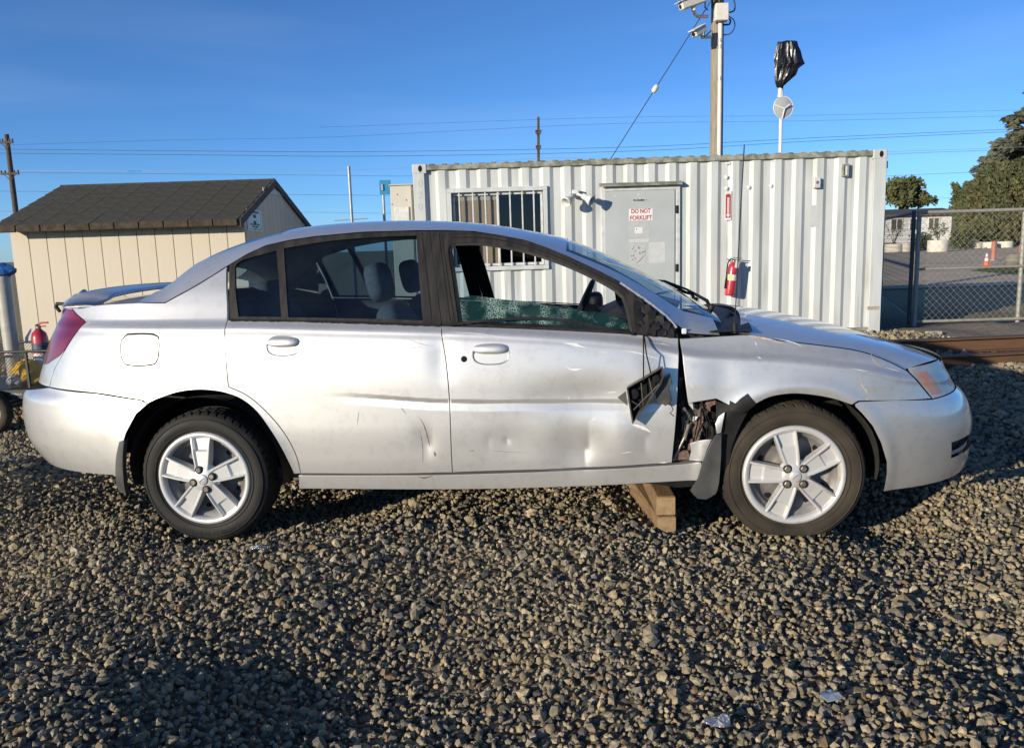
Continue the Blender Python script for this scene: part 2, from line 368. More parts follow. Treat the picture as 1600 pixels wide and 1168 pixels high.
def inside(P, L):
    x, y = P[:, 0][:, None], P[:, 1][:, None]; x0, y0 = L[:, 0], L[:, 1]; x1, y1 = np.roll(x0, -1), np.roll(y0, -1)
    c = ((y0 > y) != (y1 > y)) & (x < (x1-x0)*(y-y0)/np.where(np.abs(y1-y0) < 1e-12, 1e-12, y1-y0)+x0)
    return (c.sum(1) % 2) == 1
def seg_dist(P, L):
    A = L; B = np.roll(L, -1, 0); d = B-A; out = np.full(len(P), 9.0)
    for i in range(len(A)):
        t = np.clip(((P-A[i])@d[i])/max(d[i]@d[i], 1e-12), 0, 1); out = np.minimum(out, np.linalg.norm(P-(A[i]+t[:, None]*d[i]), axis=1))
    return out
def fill(L, holes=(), du=.03, dv=.011):
    lo, hi = L.min(0), L.max(0)
    gx, gy = np.meshgrid(np.arange(lo[0]+du/2, hi[0], du), np.arange(lo[1]+dv/2, hi[1], dv)); G = np.stack([gx.ravel(), gy.ravel()], -1)
    if len(G):
        G = G[inside(G, L)]
        for h in holes: G = G[~inside(G, h)]
        for l in (L,)+tuple(holes): G = G[seg_dist(G, l) > .6*dv]
    pts = [Vector(p) for p in L]; edges = [(i, (i+1) % len(L)) for i in range(len(L))]
    for h in holes:
        b = len(pts); pts += [Vector(p) for p in h]; edges += [(b+i, b+(i+1) % len(h)) for i in range(len(h))]
    nb = len(pts); pts += [Vector(p) for p in G]
    v, e, f, ov, oe, of = delaunay_2d_cdt(pts, edges, [], 0, 1e-7)
    V = np.array([(p.x, p.y) for p in v]); Fc = np.array([t for t in f if len(t) == 3])
    C = V[Fc].mean(1); ok = inside(C, L)
    for h in holes: ok &= ~inside(C, h)
    return V, Fc[ok]
def panel(name, segs, m, parent, holes=(), off=0.0, gap=.0031, thick=.016, du=.03, dv=.011, mirror=False, uv=False, step=.018, near=True, lip=.0016, hgap=None):
    """body panel cut from the side surface, with a returned edge all round"""
    L = inset(outline(segs, step, uv), gap); H = tuple(inset(outline(h, step, uv), -(gap if hgap is None else hgap)) for h in holes)
    V, Fc = fill(L, H, du, dv); u, v = V[:, 0], V[:, 1]
    w = W(u, v, near)+off; N = W_normals(u, v, near)
    P = np.stack([u, -w, v], -1); verts = [P]; norms = [N]; faces = [tuple(t) for t in Fc]; b = len(P)
    a = V[Fc[0]]; flip = np.cross(a[1]-a[0], a[2]-a[0]) < 0
    if flip: faces = [t[::-1] for t in faces]
    for loop in (L,)+H:
        lu, lv = loop[:, 0], loop[:, 1]; n = len(loop); ww = W(lu, lv, near)+off; nn = W_normals(lu, lv, near)
        o = inset(loop, -1.0)-loop; o3 = np.stack([o[:, 0], 0*lu, o[:, 1]], -1); sg = 1 if loop is L else -1
        # small rounded lip, then the flange running inboard
        r1 = np.stack([lu, -ww, lv], -1); r2 = r1+o3*lip*.8+np.array([0, lip, 0]); r3 = r2+np.array([0, thick, 0])
        k = nn+o3*sg*0; verts += [r1, r2, r2, r3]; e = o3*1.0
        n2 = nn+e*1.5; n2 /= np.linalg.norm(n2, axis=1)[:, None]; norms += [nn, n2, e, e]
        for i in range(n):
            j = (i+1) % n
            q1 = (b+i, b+n+i, b+n+j, b+j); q2 = (b+2*n+i, b+3*n+i, b+3*n+j, b+2*n+j)
            if loop is L: faces += [q1, q2]
            else: faces += [q1[::-1], q2[::-1]]
        b += 4*n
    verts = np.concatenate(verts); norms = np.concatenate(norms)
    norms /= np.maximum(np.linalg.norm(norms, axis=1)[:, None], 1e-9)
    # make every face agree with its normal
    ff = []
    for t in faces:
        p = verts[list(t[:3])]; g = np.cross(p[1]-p[0], p[2]-p[0]); ff.append(t if g@norms[t[0]]+g@norms[t[1]] >= 0 else t[::-1])
    o = mesh_obj(name, verts, ff, m, parent, True, norms)
    if mirror:
        mv = verts*np.array([1, -1, 1]); mn = norms*np.array([1, -1, 1])
        o2 = mesh_obj(name, mv, [t[::-1] for t in ff], m, mirror if mirror is not True else parent, True, mn); return o, o2
    return o
def strip(name, pts, width, m, parent, off=.0012, taper=True, uvp=False):
    """thin scuff that lies on the body surface"""
    q = np.array(catmull(pts if uvp else sides(pts), .008)); n = len(q); d = np.gradient(q, axis=0); d /= np.linalg.norm(d, axis=1)[:, None]
    nr = np.stack([-d[:, 1], d[:, 0]], -1); V = []
    for i in range(n):
        k = math.sin(math.pi*min(1, max(.04, i/(n-1) if n > 1 else .5)*.96)) if taper else 1.0
        k = max(.12, k)*random.uniform(.65, 1.15); V += [q[i]+nr[i]*width*k/2, q[i]-nr[i]*width*k/2]
    V = np.array(V); w = W(V[:, 0], V[:, 1])+off; N = W_normals(V[:, 0], V[:, 1])
    return mesh_obj(name, np.stack([V[:, 0], -w, V[:, 1]], -1), [(2*i, 2*i+1, 2*i+3, 2*i+2) for i in range(n-1)], m, parent, True, N)
def wrap(name, front, edge, vbot, vtop, m, parent, nc=48, nr=28, skip=None, off=0.0, both=True, tmax=1.0, cmin=0.0):
    """panel that runs from a side edge round the end of the car to the centre line (and on to the other side)"""
    U0 = U0F if front else U0R; UE = U_NOSE if front else U_TAIL; PW = PF if front else PR
    rows = []
    for i in range(nc+1):
        c = cmin+(1-cmin)*i/nc; s = math.sin(c*math.pi/2)*tmax if tmax == 1 else c*tmax; col = []
        def pos(v):
            ta = (edge(v)-U0)/(UE(v)-U0); t = ta+(1-ta)*s; return U0+(UE(v)-U0)*t, t
        vt = .6; vb = .2
        for _ in range(25): vt = .5*vt+.5*float(vtop(pos(vt)[0], c)); vb = .5*vb+.5*float(vbot(pos(vb)[0], c))
        for j in range(nr+1):
            v = vb+(vt-vb)*j/nr; u, t = pos(v); w = float(W(u, v, False)) if t < .9999 else 0.0
            if t >= .9999: w = 0.0
            col.append((u+(off if front else -off)*t**2, -(w+off*(1-t**2)) if w > 0 else 0.0, v))
        rows.append(col)
    V = []; cols = rows+([[(p[0], -p[1], p[2]) for p in c] for c in rows[-2::-1]] if both else [])
    for c in cols: V += c
    m1 = nr+1; F = []
    for i in range(len(cols)-1):
        for j in range(nr):
            k = i if i < nc else 2*nc-1-i
            if skip and skip(k/nc, j/nr, cols[i][j]): continue
            f = (i*m1+j, (i+1)*m1+j, (i+1)*m1+j+1, i*m1+j+1); F.append(f if front else f[::-1])
    V = np.array(V); used = sorted({i for f in F for i in f}); mp_ = {a: b for b, a in enumerate(used)}
    return mesh_obj(name, V[used], [tuple(mp_[i] for i in f) for f in F], m, parent, True)
def surf(name, fn, us, ss, m, parent, flip=False, keep=None):
    """grid skin over fn(u, s)"""
    V = []; F = []; ns = len(ss)
    for u in us: V += [tuple(p) for p in fn(np.full(ns, u), np.array(ss))]
    for i in range(len(us)-1):
        for j in range(ns-1):
            f = (i*ns+j, (i+1)*ns+j, (i+1)*ns+j+1, i*ns+j+1)
            if keep is None or keep(us[i], ss[j]): F.append(f if flip else f[::-1])
    return mesh_obj(name, V, F, m, parent, True)

# ------------------------------------------------------------------ painted side panels
rear_arch = [(459, 740), (453, 727), (441, 703), (425, 676), (402, 644), (378, 624), (356, 615), (335, 610.5), (307, 609), (276, 613), (244, 624), (229, 631.5)]
door_arch = [(357, 604), (385, 617), (410, 637), (435, 664), (452, 689), (464, 715), (470, 739.5)]
fuel = [[(199, 522), (220, 521), (240, 522), (247.5, 526), (249, 540), (247, 560), (243, 568), (228, 571), (205, 571), (194, 568), (190, 560), (188, 545), (190, 530), (199, 522)]]
quarter, quarter_far = panel('quarter_panel', [[(112, 481.5), (157, 476), (216, 472.5)], [(216, 472.5), (236, 473), (258, 473)], [(258, 473), (300, 450), (330, 432), (354.5, 416.5)], [(354.5, 416.5), (355.5, 500), (357, 604)], door_arch,
        [(470, 739.5), (459, 740)], rear_arch, [(229, 631.5), (224, 625.5)], [(224, 625.5), (150, 614), (77, 604.5)], [(77, 604.5), (85, 577), (102, 546), (134, 503.5)], [(134, 503.5), (120, 491), (112, 481.5)]],
        M_paint, car, holes=[fuel], mirror=True)
panel('fuel_door', fuel, M_paint, quarter, off=.0008, gap=.0045, thick=.01)
strip('finger_notch', [(184, 546), (188, 546)], .034, M_paint_dull, quarter, off=-.004, taper=False)
belt_r = [(356, 500), (450, 501), (560, 504), (690, 509)]
rdoor, rdoor_far = panel('rear_door', [belt_r, [(690, 509), (697, 565), (703, 630), (707, 738)], [(707, 738), (600, 740), (470, 739.5)], door_arch[::-1], [(357, 604), (356, 500)]], M_paint, car, mirror=True, du=.022, dv=.0055)
belt_f = [(690, 509.5), (760, 511), (860, 515), (988, 522), (1060, 528)]
fdoor, fdoor_far = panel('front_door', [belt_f, [(1060, 528), (1061, 560), (1060, 583), (1058, 634), (1054, 685), (1050, 723)], [(1050, 723), (900, 731), (760, 736), (707, 738)], [(707, 738), (703, 630), (697, 565), (690, 509.5)]],
        M_paint, car, mirror=True, du=.016, dv=.0055)
farch = [(1181, 631), (1204, 620), (1237, 615), (1269, 617), (1302, 623), (1331, 632.5)]
hood_seam = [(1160, 523), (1204, 530), (1295, 541), (1345, 549), (1385, 563), (1417, 579)]
fender, fender_far = panel('front_fender', [[(1062, 529), (1110, 526), (1160, 523)], hood_seam, [(1417, 579), (1438, 601), (1456, 622.5)], [(1456, 622.5), (1341, 626.5)], [(1341, 626.5), (1331, 632.5)], farch[::-1],
        [(1181, 631), (1160, 636), (1139, 633)], [(1139, 633), (1119, 623)], [(1119, 623), (1075, 630)], [(1075, 630), (1071, 600), (1067, 565), (1062, 529)]], M_paint, car, mirror=True)
sill, sill_far = panel('side_sill', [[(466, 742), (600, 742), (707, 741), (900, 734), (1050, 726), (1096, 722)], [(1096, 722), (1097, 738), (1088, 751)], [(1088, 751), (900, 760), (700, 764.5), (467, 763.5)], [(467, 763.5), (466, 742)]], M_paint, car, mirror=True, thick=.10)

# bumpers and tail / nose skins
_ea = sides([(181, 742), (193, 690), (197, 676), (213, 646), (229, 632)]); _ev = [p[1] for p in _ea]; _eu = [p[0] for p in _ea]
_rs = sides([(40, 603), (77, 605), (150, 614.5), (224, 626), (229, 632)])
_seam_u = [-3]+[p[0] for p in _rs]; _seam_v = [_rs[0][1]]+[p[1] for p in _rs]
_bb = sides([(70, 712), (118, 731), (181, 742)])
rbump = wrap('rear_bumper', False, lambda v: np.interp(v, _ev, _eu)-.002, lambda u, c: np.interp(u, [-2.5, -2.2, _bb[2][0]], [_bb[2][1]-.0, _bb[2][1]-.005, _bb[2][1]]), lambda u, c: np.interp(u, _seam_u, _seam_v)-.002, M_paint, car, nc=60, nr=40)
_lp = sides([(77, 604.5), (85, 577), (102, 546), (134, 503.5), (120, 491), (112, 481.5)])
_lv = [p[1] for p in _lp]; _lu = [p[0] for p in _lp]
VDECK = _lv[-1]
tail_skin = wrap('tail_panel', False, lambda v: np.interp(v, _lv, _lu)-.002, lambda u, c: _lv[0]+.002, lambda u, c: VDECK+.01*c, M_paint, car, nc=50, nr=30)
_ll = [(_lp[2][0]-.16, _lv[0]+.105)]+[(side(93, 556))]+[_lp[2], _lp[3], _lp[4], _lp[5]]
_tl = wrap('tail_light', False, lambda v: np.interp(v, [p[1] for p in _ll], [p[0] for p in _ll]), lambda u, c: np.interp(c, [0, .3, 1], [_ll[0][1], _ll[0][1]-.01, _ll[0][1]]), lambda u, c: VDECK-.004, M_lamp_red, car, nc=20, nr=24, off=.004, both=False, tmax=.62)
mv = [(p.co.x, -p.co.y, p.co.z) for p in _tl.data.vertices]
mesh_obj('tail_light', mv, [tuple(reversed(p.vertices)) for p in _tl.data.polygons], M_lamp_red, car, True)

_fa = sides([(1380, 767), (1385, 740), (1385, 721), (1376, 691), (1363, 665), (1347, 646), (1335, 634)]); _fv = [p[1] for p in _fa]; _fu = [p[0] for p in _fa]
_ft = sides([(1335, 631), (1342, 627), (1400, 624.5), (1456, 623.5)])
_fb = sides([(1380, 767), (1425, 761)])
VFB = _fb[0][1]; VFT = _ft[-1][1]
def fog(c, j, p): return .36 < c < .80 and .27 < j < .46
fbump = wrap('front_bumper', True, lambda v: np.interp(v, _fv, _fu)+.002, lambda u, c: VFB, lambda u, c: np.interp(u, [p[0] for p in _ft]+[2.3], [p[1] for p in _ft]+[VFT])-.002, M_paint, car, nc=60, nr=40, skip=fog)
wrap('fog_recess', True, lambda v: np.interp(v, _fv, _fu)+.25, lambda u, c: .24, lambda u, c: .42, M_black, fbump, nc=24, nr=6, off=-.05, both=True)
wrap('fog_bar', True, lambda v: np.interp(v, _fv, _fu)+.35, lambda u, c: .325, lambda u, c: .345, M_paint_dull, fbump, nc=24, nr=4, off=-.02, both=True)
# headlights
_hl = sides([(1456, 622), (1438, 600.5), (1418, 579.5)]); _hv = [p[1] for p in _hl]; _hu = [p[0] for p in _hl]
VHT = _hl[-1][1]
nose = wrap('nose_panel', True, lambda v: np.interp(v, _hv, _hu)+.01, lambda u, c: VFT+.001, lambda u, c: VHT-.002, M_paint, car, nc=36, nr=12, off=-.006)
hl = wrap('headlight', True, lambda v: np.interp(v, _hv, _hu)+.004, lambda u, c: VFT+.004, lambda u, c: VHT+.013, M_lamp_clear, car, nc=22, nr=14, off=.001, both=False, tmax=.62)
amb = wrap('turn_signal', True, lambda v: np.interp(v, _hv, _hu)+.016, lambda u, c: VFT+.016, lambda u, c: VHT-.012, M_lamp_amber, hl, nc=10, nr=8, off=.0025, both=False, tmax=.22)
for o_, p_, m_ in ((hl, car, M_lamp_clear),):
    mesh_obj('headlight', [(p.co.x, -p.co.y, p.co.z) for p in o_.data.vertices], [tuple(reversed(p.vertices)) for p in o_.data.polygons], m_, p_, True)

# ------------------------------------------------------------------ roof shell, pillars, glass
UF, UR_, UE_ = side(884, 376)[0], -1.02, 1.00
S = lambda a, b, n: list(np.linspace(a, b, n))
edge_s = [-1, -.985, -.96, -.93, -.89]
full_s = edge_s+S(-.82, .82, 22)+[-q for q in edge_s[::-1]]
roof = surf('roof', roof_pt, S(UR_, UF, 44), full_s, M_paint, car)
surf('headliner', lambda u, s: roof_pt(u, s*.97, .035), S(-1.5, UF, 30), S(-1, 1, 25), M_liner, car, flip=True)
ap = lambda u: np.interp(u, [UF, .55, .80, 1.02], [.90, .86, .80, .74])        # pillar / glass boundary
def band(name, u0, u1, lo, hi, m, off=0.0, n=36, k=8, sg=1):
    return surf(name, lambda u, s: roof_pt(u, sg*(lo(u)+(hi(u)-lo(u))*s), off), S(u0, u1, n), S(0, 1, k), m, car, flip=(sg < 0))
one = lambda u: np.ones_like(u)
for sg in (1, -1):
    band('a_pillar', UF, UE_, ap, one, M_paint, sg=sg)
    band('c_pillar', -1.594, UR_, lambda u: np.interp(u, [-1.6, UR_], [.50, .72]), one, M_paint, sg=sg)
windshield = surf('windshield', lambda u, s: roof_pt(u, s*(ap(u)+.012), .004), S(UF-.005, 1.04, 40), S(-1, 1, 40), M_glass_wind, car)
surf('windshield_seal', lambda u, s: roof_pt(u, ap(u)+.012*(s-.6), .0025), S(UF, 1.0, 30), [0, 1], M_black, car)
rear_window = surf('rear_window', lambda u, s: roof_pt(u, s*np.interp(u, [-1.6, UR_], [.51, .73]), .004), S(-1.76, UR_+.005, 30), S(-1, 1, 30), M_glass_tint, car)
# bonnet and boot lid
_hs = np.array(catmull(sides(hood_seam), .02)); HSU, HSV = _hs[:, 0], _hs[:, 1]
hu1 = HSU[-1]
hc = pchip([.9, 1.10, 1.35, 1.60, 1.80, 1.95, 2.08, 2.17], [1.000, .985, .945, .885, .825, .772, .715, .655])
def hood_fn(r, s):
    us = HSU[0]+(hu1-HSU[0])*r; vs = np.interp(us, HSU, HSV)+.002; ws = W(us, vs, False)-.004
    a = np.abs(s); un = U_NOSE(VHT+.02)-.015; uf = U0F+(un-U0F)*(1-np.clip(a*float(W(hu1, VHT))/.82, 0, .9999)**2)**(1/PF)
    ur = HSU[0]+.10*(1-a**2)-.015
    u = ur+(np.maximum(uf, hu1)-ur)*r; u = np.where(a > .999, us, u)
    v0 = vs+0*s; vcn = hc(u); return np.stack([u, -s*ws, v0+np.maximum(vcn-v0, -.02)*(1-a**2.0)*.88], -1)
hood = surf('hood', hood_fn, S(0, 1, 50), [-1, -.985, -.96]+S(-.92, .92, 30)+[.96, .985, 1], M_paint, car)
_dk = sides([(112, 481.5), (157, 476), (216, 472.5), (258, 472.5)]); DU = [p[0] for p in _dk]; DV = [p[1] for p in _dk]
def deck_fn(u, s):
    t = (u-U_TAIL(VDECK)); vs = np.interp(u, DU, DV); ws = np.minimum(W(np.maximum(u, DU[0]), vs, False), W(u, np.full_like(u, VDECK), False)+.0)-.003
    return np.stack([u, -s*ws, vs+.022*(1-np.abs(s)**2.5)], -1)
trunk = surf('trunk_lid', deck_fn, S(U_TAIL(VDECK)+.002, -1.46, 40), S(-1, 1, 30), M_paint, car)
# ------------------------------------------------------------------ window frames and glass
qg = [[(366.5, 417), (370, 411), (378, 406), (432, 391)], [(432, 391), (436, 440), (439.5, 495.5)], [(439.5, 495.5), (372, 495)], [(372, 495), (367, 450), (366.5, 417)]]
mg = [[(443, 387.5), (515, 376), (590, 370), (651, 367.5)], [(651, 367.5), (655, 430), (661, 501)], [(661, 501), (560, 498), (450, 496)], [(450, 496), (446, 440), (443, 387.5)]]
rframe, rframe_far = panel('window_frame', [[(357.5, 414), (385, 398.5), (415, 384.5), (450, 376.5), (490, 370.5), (565, 363.5), (652, 361), (671, 361)], [(671, 361), (680, 430), (690, 508)], [(690, 508), (560, 503), (450, 500), (358.5, 499)], [(358.5, 499), (357.5, 450), (357.5, 414)]],
        M_trim, rdoor, holes=[qg, mg], off=-.002, gap=.0015, mirror=rdoor_far, du=.05, dv=.03, hgap=-.001)
for h in (qg, mg): panel('window_glass', h, M_glass_tint, rdoor, off=-.010, gap=-.004, thick=.004, mirror=rdoor_far, du=.06, dv=.05)
of = [[(716, 503), (707, 440), (700, 393)], [(700, 393), (702, 383), (712, 379.5)], [(712, 379.5), (757, 380), (822, 392), (887, 414), (936, 437), (962, 452), (975, 464)], [(975, 464), (983, 488), (988, 519.5)], [(988, 519.5), (860, 512.5), (716, 506)]]
ftop = [(671.5, 361), (700, 361), (741, 362.5), (780, 368), (822, 376), (855, 388), (887, 401), (936, 424), (969, 441), (1000, 462), (1030, 484), (1050, 502), (1060, 527)]
fframe, fframe_far = panel('window_frame', [ftop, [(1060, 527), (988, 521.5), (860, 514.5), (760, 510.5), (691, 509)], [(691, 509), (680, 430), (671.5, 361)]], M_trim, fdoor, holes=[of], off=-.002, gap=.0015, mirror=fdoor_far, du=.05, dv=.03, hgap=0)
# silver edge between frame and A pillar
strip('frame_edge', [(969, 441.5), (1000, 462.5), (1030, 484.5), (1050, 502.5), (1057, 512)], .010, M_paint, fdoor, off=.0015, taper=False)
# second, inner step of the front frame (rubber channel)
def ring(name, segs, d0, off, m, parent, width=.016):
    L = outline(segs, .03); A = inset(L, d0); B = inset(L, d0+width); n = len(L)
    V = []; 
    for q, o in ((A, off), (B, off-.006), (B, off-.05)): V += [(p[0], -float(W(p[0], p[1]))-o, p[1]) for p in q]
    F = []
    for k in (0, 1):
        for i in range(n): j = (i+1) % n; F.append((k*n+i, k*n+j, (k+1)*n+j, (k+1)*n+i))
    return mesh_obj(name, V, F, m, parent, False)
for pts_ in ([(659, 363), (667, 430), (675, 505)], [(686, 364), (694, 430), (704, 506)], [(690.5, 366), (699, 430), (711, 506)]): strip('pillar_groove', pts_, .005, M_hole, fdoor if pts_[0][0] > 680 else rdoor, off=-.0012, taper=False)
strip('frame_rib', [(706, 371), (757, 371.5), (822, 384), (887, 407.5), (936, 430.5), (969, 446.5), (983, 460)], .006, M_hole, fdoor, off=-.0012, taper=False)
strip('frame_rib', [(700, 366), (757, 366), (822, 380), (887, 404), (936, 427), (969, 443.5)], .003, M_hole, fdoor, off=-.0012, taper=False)
ring('rubber_channel', of, -.004, -.004, M_black, fdoor)
panel('window_glass', of, M_glass_clear, fdoor_far, off=-.010, gap=-.004, thick=.004, mirror=True, du=.08, dv=.06) if False else None
# belt mouldings
strip('belt_moulding', [(361, 499.5), (450, 500.5), (560, 503.5), (688, 508)], .012, M_black, rdoor, off=.004, taper=False)
strip('belt_moulding', [(700, 507), (760, 500), (842, 496.5), (900, 503), (950, 513), (990, 521)], .013, M_black, fdoor, off=.016, taper=False)
strip('belt_moulding', [(715, 507), (790, 510), (900, 515.5), (990, 521)], .018, M_black, fdoor, off=-.012, taper=False)
# what is left of the passenger window: crazed green glass sagging in its slot
def crazed():
    m = bpy.data.materials.new('crazed_green_glass'); m.use_nodes = True; nt = m.node_tree; n = nt.nodes; l = nt.links; n.clear()
    o = n.new('ShaderNodeOutputMaterial'); tr = n.new('ShaderNodeBsdfTransparent'); tr.inputs[0].default_value = (.35, .52, .48, 1)
    p = n.new('ShaderNodeBsdfPrincipled'); p.inputs['Roughness'].default_value = .22
    tc = n.new('ShaderNodeTexCoord'); vo = n.new('ShaderNodeTexVoronoi'); vo.inputs['Scale'].default_value = 105; vo.feature = 'DISTANCE_TO_EDGE'
    v2 = n.new('ShaderNodeTexVoronoi'); v2.inputs['Scale'].default_value = 105
    l.new(tc.outputs['Object'], vo.inputs['Vector']); l.new(tc.outputs['Object'], v2.inputs['Vector'])
    mr = n.new('ShaderNodeMapRange'); mr.inputs[1].default_value = 0; mr.inputs[2].default_value = .22; mr.inputs[3].default_value = 1; mr.inputs[4].default_value = 0; l.new(vo.outputs[0], mr.inputs[0])
    mixc = n.new('ShaderNodeMix'); mixc.data_type = 'RGBA'; mixc.inputs[6].default_value = (.012, .045, .042, 1); mixc.inputs[7].default_value = (.50, .72, .62, 1)
    no = n.new('ShaderNodeTexNoise'); no.inputs['Scale'].default_value = 11; no.inputs['Detail'].default_value = 9; l.new(tc.outputs['Object'], no.inputs['Vector'])
    m2 = n.new('ShaderNodeMapRange'); m2.inputs[1].default_value = .45; m2.inputs[2].default_value = .70; l.new(no.outputs[0], m2.inputs[0])
    mu = n.new('ShaderNodeMath'); mu.operation = 'MULTIPLY'; l.new(mr.outputs[0], mu.inputs[0]); l.new(m2.outputs[0], mu.inputs[1])
    l.new(mu.outputs[0], mixc.inputs[0]); l.new(mixc.outputs[2], p.inputs['Base Color'])
    bp = n.new('ShaderNodeBump'); bp.inputs['Strength'].default_value = .8; bp.inputs['Distance'].default_value = .004
    l.new(v2.outputs['Color'], bp.inputs['Height']); l.new(bp.outputs[0], p.inputs['Normal'])
    x = n.new('ShaderNodeMixShader'); ad = n.new('ShaderNodeMath'); ad.operation = 'MULTIPLY_ADD'; ad.inputs[1].default_value = .35; ad.inputs[2].default_value = .55; ad.use_clamp = True
    l.new(mu.outputs[0], ad.inputs[0]); l.new(ad.outputs[0], x.inputs[0]); l.new(tr.outputs[0], x.inputs[1]); l.new(p.outputs[0], x.inputs[2]); l.new(x.outputs[0], o.inputs[0])
    return m
M_crazed = crazed()
_top = [(717, 467), (735, 463), (757, 464), (778, 467), (800, 470), (830, 473), (860, 478), (887, 481), (912, 486), (936, 490), (955, 495), (972, 500), (984, 511)]
_top = [(x, y+random.uniform(-1.2, 1.2)) for x, y in _top]
panel('shattered_glass', [_top, [(984, 511), (988, 523)], [(988, 523), (860, 518), (718, 508)], [(718, 508), (717, 467)]], M_crazed, fdoor, off=-.016, gap=0, thick=.004, du=.03, dv=.02)['label'] = 'shattered greenish window glass left in the front door'

# ------------------------------------------------------------------ door furniture, scuffs, cracks
def oval(cx, cy, rx, ry, n=28, p=2.6):
    return [(cx+rx*math.copysign(abs(math.cos(a))**(2/p), math.cos(a)), cy+ry*math.copysign(abs(math.sin(a))**(2/p), math.sin(a))) for a in [2*math.pi*i/n for i in range(n+1)]]
def handle(cx, cy, rx, ry, parent, lift):
    c = np.array(side(cx, cy)); e = np.array(side(cx+rx, cy)); t = np.array(side(cx, cy-ry)); A = e[0]-c[0]; B = t[1]-c[1]
    def dish(name, f, m, par):
        V = []; F = []; nr = 9; na = 40
        for i in range(nr+1):
            q = i/nr
            for k in range(na):
                a = 2*math.pi*k/na; x = math.copysign(abs(math.cos(a))**.75, math.cos(a))*q; y = math.copysign(abs(math.sin(a))**.75, math.sin(a))*q
                u, v, w = f(x, y, q); V.append((u, -w, v))
        for i in range(nr):
            for k in range(na): F.append((i*na+k, i*na+(k+1) % na, (i+1)*na+(k+1) % na, (i+1)*na+k))
        return mesh_obj(name, V, F, m, par, True)
    cup = dish('handle_cup', lambda x, y, q: (c[0]+A*x, c[1]+B*y, float(W(c[0]+A*x, c[1]+B*y))+.0018-.010*max(0, (1-q**2))*(1 if y < .1 else .6)), M_cup, parent)
    def flap(x, y, q):
        u = c[0]+A*.95*x; v = c[1]+B*(.36+.50*y)+lift; return u, v, float(W(u, v))+.003+.019*math.sqrt(max(0, 1-q**3))
    return cup, dish('door_handle', flap, M_paint, parent)
handle(442.5, 540, 26.5, 16.5, rdoor, 0)
handle(767, 553.5, 29, 16.5, fdoor, .008)
_k = np.array(side(725, 561))
lk = MB().lathe([(.0, .003), (.008, .003), (.0125, .002), (.014, -.002)], 20, Matrix.Translation((_k[0], -float(W(*_k)), _k[1])) @ Matrix.Rotation(R(90), 4, 'X')); lk.build('key_lock', M_hole, fdoor)
